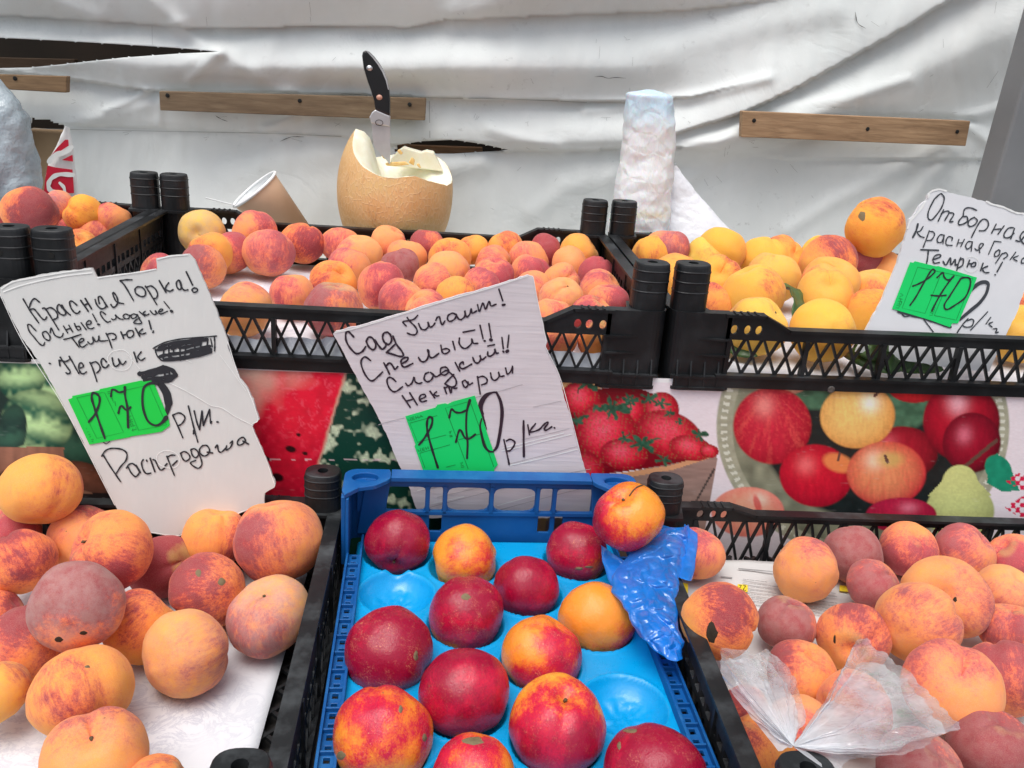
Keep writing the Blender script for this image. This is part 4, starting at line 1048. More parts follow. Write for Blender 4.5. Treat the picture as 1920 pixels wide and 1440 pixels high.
def put_fruit(kind, f, zfloor, label, group):
    x, y, w, hz, ty = f[:5]; opt = f[6] if len(f) > 6 else {}
    P, r = place(x, y, w*.985, zfloor+hz)
    ymax = {FL_UM: .379, FL_UR: .379, FL_LL: -.052, FL_LR: -.054}.get(zfloor, -.058)
    if hz < .03:
        for q in range(30):
            if P[1]+r <= ymax: break
            hz += .0015; P, r = place(x, y, w*.985, zfloor+hz)
    if zfloor in (FL_LR,) : opt = dict(opt); opt['dA'] = .07
    if zfloor == FL_LL: opt = dict(opt); opt['dA'] = .07
    if zfloor == FL_UR: opt = dict(opt); opt['dG'] = .12; opt['dA'] = -.03
    if zfloor == FL_UM: opt = dict(opt); opt['dA'] = .04
    me = opt.get('mesh'); lib = PE if kind == 'peach' else NE
    me = lib[me] if me is not None else lib[FR.randrange(len(lib))]
    o = bpy.data.objects.new(kind, me); COL.objects.link(o)
    s = opt.get('stem') or (FR.uniform(-1, 1), FR.uniform(-.1, 1.2), FR.uniform(-.6, .9)); b = opt.get('blush') or (FR.uniform(-1, 1), FR.uniform(-.4, 1), FR.uniform(-.3, 1))
    z = vdir(s); x_ = vdir(b); x_ = (x_-z*x_.dot(z))
    if x_.length < .1: x_ = vdir((b[1], b[0], b[2]+.5)); x_ = x_-z*x_.dot(z)
    x_.normalize(); y_ = z.cross(x_)
    o.matrix_world = Matrix.Translation(Vector(P)) @ Matrix((x_, y_, z)).transposed().to_4x4() @ Matrix.Diagonal((r*FR.uniform(.97, 1.045), r*FR.uniform(.96, 1.03), r*FR.uniform(.96, 1.04), 1))
    c = list(TY[ty]); c = [max(0, min(1, q+FR.uniform(-.05, .05))) for q in c]; c[1] = TY[ty][1]
    if 'col' in opt: c = list(opt['col'])
    c[0] = min(1, c[0]+opt.get('dA', 0)); c[0] = max(0, c[0]); c[1] = min(1, c[1]+opt.get('dG', 0)); c[3] = max(0, min(1, c[3]+1.5*opt.get('dA', 0)))
    o.color = c; tag(o, label, kind, group)
    ALLF.append((P, r, label))
    return o, P, r
def surf(o, P, r, px, py, lift=1.0):
    """point on the fruit under photo pixel"""
    d = Vector(ray(px, py)).normalized(); c = Vector(CAM); oc = c-Vector(P); bq = oc.dot(d); disc = bq*bq-(oc.length_squared-(r*lift)**2)
    if disc < 0: return None
    return c+d*(-bq-math.sqrt(disc))
def raycast_local(o, px, py):
    mi = o.matrix_world.inverted(); a = mi @ Vector(CAM); b = mi @ (Vector(CAM)+Vector(ray(px, py))); d = (b-a).normalized()
    from mathutils.bvhtree import BVHTree
    me = o.data; key = me.name
    if key not in BV: BV[key] = BVHTree.FromPolygons([v.co for v in me.vertices], [tuple(p.vertices) for p in me.polygons])
    h, n, i, dist = BV[key].ray_cast(a, d); return h, n
BV = {}
def blotch(o, name, cx, cy, rx, ry, mat, seed=1, rag=.35):
    """a raised patch following the fruit's surface"""
    mb = MB(); rr = random.Random(seed); rings = []
    for s in (.0, .45, .8, 1.0):
        ring = []
        for k in range(16):
            a = 2*math.pi*k/16; f = s*(1+rag*(mnoise.noise(Vector((math.cos(a)*1.5+seed, math.sin(a)*1.5, seed)))) )
            h, n = raycast_local(o, cx+rx*f*math.cos(a), cy+ry*f*math.sin(a))
            if h is None: return
            ring.append(h+n*(.012*(1-s)+.004 if s < 1 else -.004))
        rings.append(ring)
    mb.loft(rings, (True, False)); mb.build(name, mat, o, True)
def stemlet(o):
    mb = MB(); z0 = min(v.co.z for v in o.data.vertices[:1]); rings = []
    for k, (zz, rd) in enumerate(((-.03, .05), (.03, .035), (.09, .04))): rings.append([(rd*math.cos(a)+.02*k, rd*math.sin(a), z0+zz) for a in np.linspace(0, 6.28, 9)[:-1]])
    mb.loft(rings); mb.build('stem', M_STEM, o, True)

CR = {
 'upper middle crate': (FL_UM, 'peach', 'peaches in the upper middle crate', [
  ('back row', [
   (379,437,88,0,'YG','pale yellow-green peach',{'col':(.08,.5,.75,.0),'stem':(.1,-.2,1),'blush':(.2,-.9,0),'mesh':2}), (478,437,87,0,'OP','orange-pink peach',{'stem':(-.6,.5,-.5)}), (567,456,84,0,'YR','orange peach with maroon cheek',{'stem':(.3,1,-.3),'blush':(.7,-.6,.6),'col':(.5,.0,.1,.2)}),
   (640,459,76,0,'OP','orange peach with pink top',{'blush':(.0,1,.4)}), (728,455,70,0,'OP','dull orange peach'), (801,459,66,0,'DR','small dark crimson peach',{'stem':(0,1,.1)}), (887,468,63,0,'O','plain orange peach'), (947,465,67,0,'O','light orange peach'), (1021,471,67,0,'DR','dark maroon-red peach'), (1086,476,78,0,'O','yellow-orange peach at post')]),
  ('third row', [
   (432,474,82,.0,'C','red cheeked peach half hidden',{'blush':(1,.2,.3),'stem':(-.7,.7,.2)}), (395,474,84,.008,'OO','orange peach with crease',{'blush':(-.4,.2,.3)}), (503,474,96,.0,'S','big pink peach with yellow stripe',{'stem':(.0,1,-.2),'blush':(.9,0,.6),'col':(.58,0,.35,.9),'mesh':4}),
   (675,478,84,.0,'PL','pale orange peach',{'stem':(.1,.9,.5)}), (763,482,78,0,'OP','wide orange-pink peach'), (844,484,84,.004,'O','yellow-orange peach with stem hollow',{'stem':(.1,.95,.35),'mesh':1}), (925,496,76,0,'OP','orange peach pale top'), (990,488,78,0,'OP','pink and orange peach',{'blush':(-.6,.6,.3)}), (1067,500,76,0,'OP','rosy orange peach'), (1119,515,74,0,'C','pink-red peach by side wall')]),
  ('second row', [
   (298,510,70,0,'C','rosy peach behind card corner'), (382,500,86,.004,'YR','orange peach with dusky top',{'blush':(.1,1,.0),'stem':(.3,1,-.3),'col':(.6,0,.4,.2)}), (655,500,82,0,'S','pinkish peach with dimple',{'stem':(.4,.9,.1)}), (749,500,77,.004,'M','dark maroon peach',{'stem':(-.3,.9,.2)}), (840,510,86,0,'PL','orange-pink broad peach'), (925,519,80,.004,'C','rosy red peach'), (994,510,72,.004,'C','red peach with crease',{'stem':(.3,1,.2)}), (1052,530,73,.002,'OP','pink and orange peach',{'blush':(.9,.3,.3)}), (1126,545,82,.006,'OP','pink-orange peach beside wall')]),
  ('front rows', [
   (459,582,105,.0,'PL','long pale peach at the rim',{'stem':(-1,.3,.1),'mesh':3}), (548,551,88,0,'OP','orange peach with pink cheek',{'stem':(0,1,.2),'blush':(-.2,-.6,.7)}), (625,530,87,0,'O','round orange peach'), (627,580,106,0,'M','dusky maroon topped peach',{'stem':(.2,.9,.3),'blush':(-.5,.7,.3),'col':(.78,0,.5,.3)}),
   (715,538,95,.002,'S','pink peach with pointed top',{'stem':(0,-1,0),'mesh':5,'blush':(.4,.2,.7),'col':(.5,0,.2,.9)}), (755,566,95,.004,'S','pink peach with deep crease',{'stem':(.5,.9,.4),'mesh':0}), (798,583,86,.008,'OP','coral peach above the card'), (812,530,80,.002,'OP','pale pink-orange peach'), (855,556,80,.006,'O','orange peach touching the card'), (903,536,74,.004,'S','wrinkled pink peach'), (1000,541,72,0,'OP','pink peach right of card corner'), (1052,560,86,.010,'PL','peach with deep stem hollow',{'stem':(.4,.7,.65),'mesh':1}), (1035,594,80,.006,'OP','orange-pink peach near rim',{'stem':(.2,1,.2)})]),
  ('front right corner', [(1139,566,78,.016,'C','coral red peach with fold',{'stem':(0,1,.3)}), (1110,594,86,.014,'C','coral peach with bump'), (1046,634,78,0,'OP','orange peach seen through lattice'), (1120,638,80,0,'YR','orange-red peach seen through lattice')])]),
 'upper right crate': (FL_UR, 'peach', 'yellow peaches in the upper right crate', [
  ('back row', [
   (1250,466,84,.0,'S','dusky pink creased peach',{'stem':(.1,1,.2),'col':(.7,0,.5,.8)}), (1352,470,98,0,'O','orange peach with stem scar',{'col':(.2,.05,.1,0)}), (1431,488,96,0,'Y','golden orange peach'), (1466,484,86,0,'O','orange peach with pink top',{'blush':(0,1,0)}), (1545,481,90,0,'YG','olive yellow peach',{'col':(.05,.45,.1,0)}), (1605,488,88,0,'DR','dark maroon peach under top one'), (1651,514,92,0,'OP','orange peach left of the card'), (1640,427,114,.058,'Y','big golden peach on top of the pile',{'stem':(-.9,.5,-.4),'blush':(-.8,.9,.3),'mesh':6,'col':(.24,.04,.05,.0)})]),
  ('middle rows', [
   (1228,478,88,.004,'Y','golden peach in the corner',{'col':(.16,0,.1,0)}), (1328,490,96,.004,'YG','yellow-green topped peach',{'col':(.08,.5,.2,0)}), (1265,520,92,0,'O','orange peach between the posts'), (1345,524,92,.006,'O','orange peach with faint blush',{'col':(.2,0,.1,0)}), (1450,520,106,.004,'YL','broad yellow peach'), (1552,494,112,.010,'YM','yellow peach with maroon top',{'blush':(.6,.75,.3),'stem':(-.4,.8,-.3),'col':(.50,.35,.2,.1)}), (1557,530,102,.008,'OP','orange peach with pink dimple',{'stem':(0,.7,.7),'col':(.2,.0,.2,.3)}), (1638,548,92,.0,'OP','pale orange peach by card edge',{'col':(.16,.05,.2,.3)})]),
  ('front row', [
   (1338,570,86,.0,'R','orange-red peach behind post',{'blush':(.4,.8,.2),'col':(.5,0,.1,.1)}), (1412,552,118,.006,'YL','large yellow-orange peach',{'stem':(-.4,.9,.3),'col':(.16,.15,.12,.1)}), (1420,612,116,0,'YL','yellow peach with pink dimple',{'stem':(.7,.55,.55),'mesh':1,'col':(.10,.35,.15,.2)}), (1541,622,124,0,'Y','largest yellow peach at the rim',{'stem':(0,-.3,-1),'col':(.06,.18,.12,.0)}), (1546,556,108,.010,'O','orange-yellow peach above it',{'col':(.16,.08,.12,.2)}), (1634,592,104,0,'O','orange peach cut by the card',{'col':(.2,.0,.1,.1)}), (1755,566,100,.0,'O','orange peach hidden by the card'), (1896,574,92,.004,'O','orange peach right of card'), (1908,626,112,0,'YL','yellow peach at right frame edge')])]),
 'upper left crate': (FL_UM, 'peach', 'peaches in the upper left crate', [
  ('whole crate', [
   (-4,410,66,.0,'R','red peach at left frame edge'), (107,388,66,.0,'S','dull pink peach at rear',{'col':(.62,0,.7,.8)}), (56,398,100,.034,'R','big red peach with orange top',{'blush':(.2,-.9,.6),'stem':(.3,1,-.5),'mesh':6,'col':(.62,0,.2,.1)}), (156,402,78,.012,'O','golden orange peach',{'col':(.14,.03,.0,0)}), (212,412,68,.006,'S','pink-red peach',{'col':(.66,0,.2,.8)}), (136,432,66,.0,'OP','salmon peach'), (176,440,76,.002,'OP','orange peach by side rim'), (152,464,68,0,'O','orange peach at crate corner'), (62,452,80,0,'O','orange peach behind black posts')])]),
 'lower left crate': (FL_LL, 'peach', 'big peaches in the lower left crate', [
  ('rear group', [
   (20,1000,112,.0,'C','salmon red peach behind'), (75,919,146,.058,'Y','golden yellow peach on top',{'stem':(.15,-.95,.35),'blush':(.8,.6,-.2),'mesh':2,'col':(.13,.05,.15,.2)}), (160,1010,128,.0,'S','salmon orange peach half covered',{'col':(.46,0,.3,.7),'stem':(.5,.9,.2)}), (405,1006,122,.0,'O','orange peach beside the card foot',{'stem':(.2,1,.1),'col':(.3,0,.15,.2)}), (306,1062,122,.0,'R','dark red peach in shade',{'col':(.86,0,.1,.1),'blush':(0,.3,1)}), (524,1012,166,.022,'YR','large striped maroon and orange peach',{'stem':(-.15,.98,.1),'blush':(-.55,.5,.6),'mesh':0,'col':(.44,0,.3,.25)})]),
  ('middle group', [
   (39,1054,124,.018,'YR','orange-red peach at left',{'blush':(-.2,.9,.3),'col':(.46,0,.15,.1)}), (211,1033,156,.040,'YR','orange peach with crimson underside',{'stem':(-.65,.45,.6),'blush':(.3,-.9,.3),'mesh':4,'col':(.46,0,.1,.3)}), (146,1136,168,.045,'M','large dusty maroon peach with two dark pits',{'stem':(-.1,.1,-1),'blush':(-.2,.7,.6),'mesh':7,'col':(.80,.0,.85,.15)}), (0,1146,84,.0,'R','red peach at frame edge'), (263,1176,146,.0,'OO','bright orange peach',{'blush':(-.3,.9,.1),'col':(.34,0,.1,.0)}), (390,1107,146,.002,'YM','maroon and olive peach with spots',{'stem':(-.9,-.2,-.3),'blush':(.75,.2,.5),'mesh':3,'col':(.54,.3,.2,.1)}), (506,1154,152,.0,'GP','dusty greenish pink peach with green hollow',{'stem':(0,.85,.55),'blush':(-.5,-.5,.6),'mesh':1})]),
  ('front group', [
   (50,1214,160,.0,'YR','red topped orange peach',{'blush':(.1,1,.2),'col':(.50,0,.25,.1)}), (348,1224,162,.0,'YL','pale yellow peach on the paper',{'stem':(.5,.2,-.8),'blush':(.8,-.4,.4),'mesh':8,'col':(.24,.15,.5,.3)}), (-8,1300,124,.012,'YL','yellow peach cut by left edge',{'blush':(0,1,0),'col':(.12,.25,.3,0)}), (152,1298,184,.006,'OO','large flat orange peach',{'stem':(.3,-.6,.2),'blush':(-.2,.9,.2),'mesh':3,'col':(.20,.02,.2,.1)}), (180,1424,190,.004,'O','big orange peach with rosy hollow',{'stem':(.15,.75,.55),'mesh':1,'blush':(0,.9,.3),'col':(.30,.05,.35,.3)}), (293,1492,146,.0,'O','orange peach at bottom edge')])]),
 'lower right crate': (FL_LR, 'peach', 'peaches in the lower right crate', [
  ('back row', [
   (1308,1038,104,.0,'C','coral peach beside the blue bag',{'stem':(.4,.9,.2)}), (1510,1070,119,.0,'PL','pale orange peach with pointed side',{'stem':(.8,-.5,-.1),'mesh':5,'col':(.26,.04,.35,.5),'blush':(.5,.8,.2)}), (1600,1040,112,.0,'M','dusky maroon peach',{'blush':(0,.7,.4)}), (1703,1029,108,0,'C','rosy red peach',{'blush':(-.2,.2,1),'col':(.56,0,.2,.7)}), (1808,1035,110,0,'S','red creased peach',{'col':(.66,0,.4,.6)}), (1901,1050,102,0,'C','rosy peach at right edge')]),
  ('second row', [
   (1638,1098,104,.004,'R','small red peach with grey top',{'blush':(0,.6,.8),'col':(.66,0,.5,.4)}), (1774,1120,158,.006,'OP','big mottled pink-orange peach with pits',{'blush':(.7,-.5,.4),'mesh':7,'col':(.36,.10,.35,.5)}), (1885,1110,108,0,'PL','pale peach with dimple',{'stem':(.3,.7,.5)}), (1745,1140,120,.0,'M','maroon peach underneath'), (1893,1180,108,.004,'R','red cheeked peach at edge',{'blush':(0,0,1),'col':(.56,0,.3,.4)})]),
  ('middle row', [
   (1349,1164,150,.020,'YM','yellow peach with black rotten hole',{'stem':(.9,-.4,.2),'blush':(-.7,.75,.3),'mesh':6,'col':(.34,.12,.12,.0)}), (1475,1170,114,.002,'M','dusty maroon peach by newspaper',{'stem':(.2,1,.2)}), (1599,1196,136,.002,'YR','orange peach with side hollow',{'stem':(-.45,-.1,.85),'blush':(.5,.9,.0),'mesh':0,'col':(.42,.03,.2,.1)}), (1719,1168,160,.014,'YL','large yellow-orange peach',{'stem':(.8,.2,-.4),'blush':(.7,.5,.2),'mesh':4,'col':(.20,.06,.35,.3)})]),
  ('front row', [
   (1504,1262,128,.0,'YM','maroon and yellow peach under the bag',{'blush':(-.7,.7,.2),'mesh':8,'col':(.44,.0,.2,.1),'stem':(.3,.8,.5)}), (1784,1291,177,.010,'C','large coral peach',{'stem':(-.1,.6,.75),'mesh':3,'blush':(-.1,.9,.4),'col':(.44,0,.3,.7)}), (1885,1272,150,.0,'YR','red and orange peach behind coral one',{'blush':(0,.9,.4),'col':(.5,0,.25,.3)}), (1860,1402,160,.0,'M','dark maroon peach in front corner',{'stem':(.2,.9,.4),'col':(.9,0,.4,.1)}), (1723,1446,158,.0,'M','maroon peach below clear bag'), (1425,1404,132,.0,'R','orange-red peach at crate side',{'col':(.5,0,.1,.0)}), (1400,1330,92,0,'OO','orange peach by side wall',{'col':(.42,0,.1,0)}), (1600,1330,150,.0,'OP','orange-pink peach beneath clear bag'), (1500,1370,130,0,'OP','peach under the bag knot')])]),
 'blue crate': (-.2995, 'nectarine', 'nectarines in the blue crate', [
  ('back row', [
   (746,1016,127,.004,'N','crimson nectarine with stem hole in front',{'stem':(-.05,-.62,.72),'blush':(.2,.9,.2),'mesh':1,'col':(.86,0,.5,0)}), (870,1047,130,.0,'NO','orange speckled nectarine',{'stem':(-.9,-.2,.1),'blush':(.9,.2,.1),'mesh':2}), (1083,1036,122,.002,'NR','crimson nectarine with pale speckles',{'stem':(.3,1,-.5),'blush':(-.6,.6,.3),'col':(.80,0,1,0)}), (1179,968,136,.066,'NM','orange and crimson nectarine on top',{'stem':(-.25,.72,.6),'blush':(-.7,-.6,.2),'mesh':3,'col':(.54,.25,1,0)})]),
  ('second row', [
   (874,1152,148,.0,'N','purple crimson nectarine with yellow base',{'stem':(-.2,.5,-.8),'blush':(.1,.9,.4),'col':(.86,.2,1,0)}), (988,1102,126,.0,'ND','dark crimson egg shaped nectarine',{'stem':(0,1,-.6),'blush':(-.2,.6,.5),'mesh':2,'col':(.92,.3,.3,0)}), (1119,1159,144,.0,'NO','brownish orange nectarine',{'stem':(.2,.7,-.7),'blush':(.7,-.7,.2),'col':(.36,.1,1.0,0)})]),
  ('third row', [
   (728,1221,167,.0,'ND','large dark crimson nectarine',{'stem':(.8,-.8,-.4),'blush':(0,.4,.8),'mesh':0,'col':(.98,0,1,0)}), (871,1297,176,.004,'N','large red nectarine',{'stem':(-.2,.5,-.8),'blush':(0,.2,1),'mesh':4,'col':(.80,0,.35,0)}), (1015,1228,155,.0,'NM','orange and red speckled nectarine',{'stem':(.6,.9,.0),'blush':(.8,-.3,.3),'mesh':3,'col':(.52,.1,1,0)})]),
  ('front row', [
   (717,1382,187,.0,'NR','orange-red nectarine with grey scars',{'stem':(0,.6,-.8),'blush':(.0,.9,.5),'mesh':1,'col':(.40,.15,.8,0)}), (890,1460,166,.0,'NO','orange nectarine with round grey scar',{'stem':(.2,.6,-.8),'col':(.40,.0,1,0)}), (1045,1358,183,.004,'N','crimson nectarine with yellow stripes',{'stem':(.18,.82,.42),'blush':(.2,.1,.9),'mesh':0,'col':(.66,.8,.5,0)}), (1228,1450,194,.0,'ND','dark purple red nectarine',{'stem':(.2,.6,-.8),'blush':(0,.3,.9),'mesh':4,'col':(1.0,0,.6,0)})])]),
}
PITS = []; OB = {}
for crate, (fl, kind, grp, rows) in CR.items():
    for rname, row in rows:
        order = sorted(range(len(row)), key=lambda i: row[i][0])
        for i, f in enumerate(row):
            k = order.index(i)
            place_ = f', {ORD[k]} from left, {rname}, {crate}' if len(row) > 1 else f', {rname}, {crate}'
            if rname == 'whole crate': place_ = f', {ORD[k]} from left in the {crate}'
            o, P, r = put_fruit(kind, f, fl, f[5]+place_, grp); OB[(int(f[0]), int(f[1]))] = (o, P, r)
            if crate == 'blue crate' and f[3] < .02: PITS.append((P[0], P[1]))
for x, y in ((743, 1112), (1172, 1322)):
    p = atz(x, y, -.2765); PITS.append((p[0], p[1]))
tray()
ob = lambda x, y: OB[(x, y)][0]
for k in ((746,1016),(1179,968),(1045,1358),(506,1154),(1052,560),(1420,612),(180,1424),(211,1033),(1352,470)): stemlet(ob(*k))
blotch(ob(1349,1164), 'rotten_hole', 1334, 1186, 12, 18, M_ROT, 5, .55)
for key, nm, a in (((146,1136), 'pit_mark', (110,1199,9,5)), ((146,1136), 'pit_mark', (156,1187,8,4)), ((390,1107), 'scar', (415,1091,8,8)), ((390,1107), 'scar', (372,1074,6,7)), ((152,1298), 'scar', (164,1250,6,3)),
                   ((717,1382), 'scar', (639,1417,9,9)), ((717,1382), 'scar', (751,1330,4,8)), ((717,1382), 'scar', (796,1383,5,7)), ((890,1460), 'scar', (888,1389,22,8)), ((728,1221), 'scar', (780,1230,5,10)), ((874,1152), 'scar', (873,1119,10,6)),
                   ((1083,1036), 'scar', (1086,1066,8,3)), ((1083,1036), 'scar', (1104,1063,9,2)), ((1774,1120), 'pit_mark', (1755,1116,5,3)), ((1774,1120), 'pit_mark', (1791,1124,4,5)), ((1599,1196), 'pit_mark', (1565,1199,3,8)), ((1228,1450), 'scar', (1183,1370,16,4)), ((1228,1450), 'scar', (1161,1398,4,8)), ((1640,427), 'scar', (1617,405,8,9))):
    blotch(ob(*key), nm, *a, M_ROT if nm == 'pit_mark' else M_SCAR, hash(a[0]) % 7, .4)
# dry stalk on the topmost nectarine
mb = MB(); o = ob(1179, 968); pts = [raycast_local(o, x, y)[0] for x, y in ((1180,931),(1186,922),(1195,914),(1204,911))]
e = [Vector(p)*1.03 for p in pts if p is not None]
for a, b in zip(e[:-1], e[1:]): mb.bar(a, b, .035, .03, (0, 0, 1))
mb.build('stalk', M_STEM, o)
bad = 0
for i in range(len(ALLF)):
    for j in range(i):
        d = np.linalg.norm(ALLF[i][0]-ALLF[j][0]); ov = (ALLF[i][1]+ALLF[j][1]-d)/min(ALLF[i][1], ALLF[j][1])
        if ov > .5: bad += 1; print('OVERLAP %.2f' % ov, ALLF[i][2][:40], '|', ALLF[j][2][:40])
print('overlaps', bad, 'fruits', len(ALLF))

# ---- leaves in the right crate
def leaf(pts, wid, Yz, label, fold=.3):
    """midrib px polyline with heights -> folded leaf blade"""
    mb = MB(); P = [atz(x, y, z) for (x, y, z) in pts]; c = P[0]; n = 14; rows = []
    t = np.linspace(0, 1, n); A = np.array([[np.interp(s, np.linspace(0, 1, len(P)), [p[i] for p in P]) for i in range(3)] for s in t])
    for i in range(n):
        tg = A[min(i+1, n-1)]-A[max(i-1, 0)]; tg /= np.linalg.norm(tg); sd = np.cross(tg, -FW); sd /= np.linalg.norm(sd); nn = np.cross(sd, tg)
        w = wid*(math.sin(math.pi*min(1, t[i]*.96+.04))**.8)
        rows.append([A[i]+sd*w*s+nn*(abs(s)*w*fold)+nn*.0015*math.sin(t[i]*22)*abs(s)-c for s in (-1, -.5, 0, .5, 1)])
    mb.grid(np.array(rows)); o = mb.build('peach_leaf', M_LEAF, None, True, rec=False); o.location = c
    m = o.modifiers.new('thickness', 'SOLIDIFY'); m.thickness = .0007; tag(o, label, 'leaf', 'peach leaves in the right crate')
leaf([(1462,532,-.064),(1488,548,-.060),(1496,575,-.062),(1484,605,-.075)], .0085, 0, 'dark curled leaf between two front yellow peaches', .5)
leaf([(1352,556,-.078),(1372,556,-.074),(1398,562,-.078)], .010, 0, 'small green leaf left of the dimpled yellow peach')
leaf([(1580,662,-.100),(1620,668,-.088),(1665,682,-.090),(1700,690,-.1)], .012, 0, 'broad green leaf behind lattice below the price card')
leaf([(1600,650,-.085),(1640,660,-.080),(1690,656,-.083)], .010, 0, 'light green leaf above another behind the lattice')
leaf([(1350,640,-.10),(1385,655,-.098),(1420,668,-.1)], .008, 0, 'brown-green leaf at crate floor behind lattice left')
leaf([(1680,690,-.100),(1720,682,-.096),(1770,694,-.1)], .010, 0, 'dark leaf at foot of the price card')

# ================================================================== PRICE CARDS
def jitter(poly, amp, step, seed):
    r = random.Random(seed); out = []
    for i in range(len(poly)):
        a, b = np.array(poly[i], float), np.array(poly[(i+1) % len(poly)], float); L = np.linalg.norm(b-a); n = max(1, int(L/step)); nn = np.array([-(b-a)[1], (b-a)[0]])/(L+1e-9)
        for k in range(n): out.append(tuple(a+(b-a)*k/n+(nn*r.uniform(-amp, amp) if k else 0)))
    return out
class Card:
    def __init__(s, outline, z0, y0, z1, y1, mat, label, seed, thick=.0032):
        s.n = np.array([0, -(z1-z0), (y1-y0)]); s.n /= np.linalg.norm(s.n); s.P0 = np.array([0, y0, z0])
        ps = [onplane(x, y, s.P0, s.n) for x, y in jitter(outline, .9, 7, seed)]
        s.c = sum(ps)/len(ps); mb = MB(); mb.prism([p-s.c for p in ps], -s.n, thick)
        s.o = mb.build('price_card', mat); s.o.location = s.c; tag(s.o, label, 'price card', 'handwritten cardboard price cards')
        s.k = 0; s.mbs = {}
    def pos(s, x, y, l): return onplane(x, y, s.P0, s.n)-s.c+s.n*l
    def ink(s, name, mat, txt, tr, w, off=.0006, smooth=True, parent=None):
        mb, m, par = s.mbs.setdefault(name, (MB(), mat, parent))
        for st in zs(txt, *tr):
            s.k += 1; ww = w; tp = True
            if isinstance(w, tuple): tp = [q for q in w]; ww = w[0]
            ribbon(mb, st, ww, s.pos, off+s.k*1.6e-6, tp, smooth)
    def poly(s, name, mat, pts, off, thick=.0003):
        mb = MB(); mb.prism([s.pos(x, y, off) for x, y in pts], -s.n, thick); return mb.build(name, mat, s.o)
    def done(s):
        for n, (mb, m, par) in s.mbs.items(): mb.build(n, m, par or s.o, rec=False)
K96 = 1/9.6
def T(x, y): return (x, y, K96)
def zpoly(txt, tr): return zs(txt, *tr)[0]

# ---- card 1 (left)
o1 = zpoly('0,185 60,150 250,110 460,86 482,132 600,118 785,92 780,38 860,22 945,16 975,48 1050,220 1110,370 1140,450 1138,480 1200,640 1240,690 1268,745 1282,800 1297,845 1268,868 1262,882 1330,1040 1378,1165 1372,1185 1325,1212 1322,1262 1180,1315 950,1405 900,1418 880,1428 750,1412 600,1325 575,1270 500,1120 420,965 300,742 200,560 110,440 40,300 0,215', (0, 470, .3749))
c1 = Card(o1, -.30, -.0800, -.03, -.0290, M_CARD1, 'tall white price card at left with two scribbled-out words and green 170 sticker', 1)
A = [T(20,500), T(200,500), T(90,620), T(250,610), T(120,700), T(290,740), T(170,800)]
I = lambda t, a, w=2.9, **k: c1.ink('handwriting', M_INK, t, A[a], w, **k)
I('230,580 340,770 430,900 510,1010|520,635 440,575 380,620 335,740|345,770 420,760 480,820 560,920 620,955 655,900|580,750 640,770 870,1135|630,770 720,735 810,790 850,870 830,930 780,945|930,740 880,680 840,720 850,790 900,850 970,870 995,830 950,750|925,690 1000,800 1080,870|1195,690 1110,620 1065,640 1090,740 1150,820 1210,840 1250,800|1265,605 1400,800|1345,570 1460,755|1325,695 1400,655|1600,660 1580,560 1620,535 1680,620 1720,700 1690,745 1620,750 1550,670 1525,590|1690,640 1745,720', 0)
I('80,680 120,730 175,700 205,620 180,530 130,465 115,490 150,580 200,640 310,665|245,250 330,340 485,605|250,250 350,235 460,235|560,360 515,400 530,480 620,535 690,520 700,440 640,370 560,360|700,350 760,440 905,680|720,370 800,345 880,400 920,490 900,560 860,570|950,250 1070,460|1120,290 1080,340 1060,400 1110,430 1150,440 1200,410|1300,240 1260,280 1270,370 1330,410 1350,330 1310,240 1350,360 1400,420 1465,415|1435,90 1550,330|1580,380 1540,410 1570,460 1630,440 1630,395 1580,380', 1)
I('460,1150 400,1090 360,1045 310,1050 340,1160 430,1270 520,1380 590,1415 620,1360|610,1165 575,1200 620,1290 700,1325 710,1250 650,1170 610,1165|715,1190 730,1100 760,1150 800,1230 880,1270 930,1250 950,1200|955,1065 1030,1190|1050,1050 1120,1170|1000,1130 1080,1110|1150,1020 1190,1110 1230,1140 1265,1110 1230,1070 1180,1080|1270,1005 1365,1130|1380,1040 1440,1030 1450,980 1400,975 1365,1030 1400,1100 1460,1115 1505,1095|1480,850 1555,990|1715,860 1650,810 1615,830 1660,920 1740,995 1800,980', 0, 2.6)
I('1575,1035 1600,1042', 0, 4)
I('90,935 130,955 175,920 160,865 230,930 300,945|400,870 340,850 300,890 330,930 400,930 420,870 450,910|540,860 480,850 440,890 470,930 530,910 555,860 590,940 635,1010 560,1025 490,1005 530,960 600,920|590,805 690,890|700,800 660,840 720,870 765,850|785,790 840,850 890,850 880,790 920,840|940,810 990,800 1010,765 970,765 940,810 980,850 1100,800|1035,625 1135,750', 1, 2.5)
I('1162,795 1180,805', 1, 6)
I('290,155 400,130 600,65|430,120 500,210 560,290|570,220 640,180 640,140 590,150 560,210 590,280 640,290 710,240|720,200 770,240 820,200 810,110 860,190 910,170 920,90 940,180 1080,175|1050,45 1100,150 1155,310|1080,60 1160,45 1230,90 1210,150 1160,160', 2, 2.7)
I('260,1170 310,1290|290,1235 370,1210|400,1150 365,1190 385,1260 440,1270 490,1220 470,1150 400,1150|520,1105 600,1250|650,1120 590,1180 640,1210 710,1190|765,970 805,1120|845,1155 835,1185', 1, 2.8)
I('225,475 270,540 340,640 405,735 370,775 330,755|205,530 220,630|210,530 330,550 400,500 380,450 450,570 510,680 560,765|590,670 640,640 620,585 570,590 560,680 600,760 650,770 695,740|760,570 810,680 885,910|790,580 870,560 940,640 930,710 880,760|1055,560 1000,500 960,540 980,630 1040,665 1100,610|1160,490 1180,590 1220,640 1290,590 1270,500 1320,590 1360,600 1405,550|1550,385 1610,560|1680,380 1620,470 1680,530 1750,490|30,585 45,588', 2, 2.9)
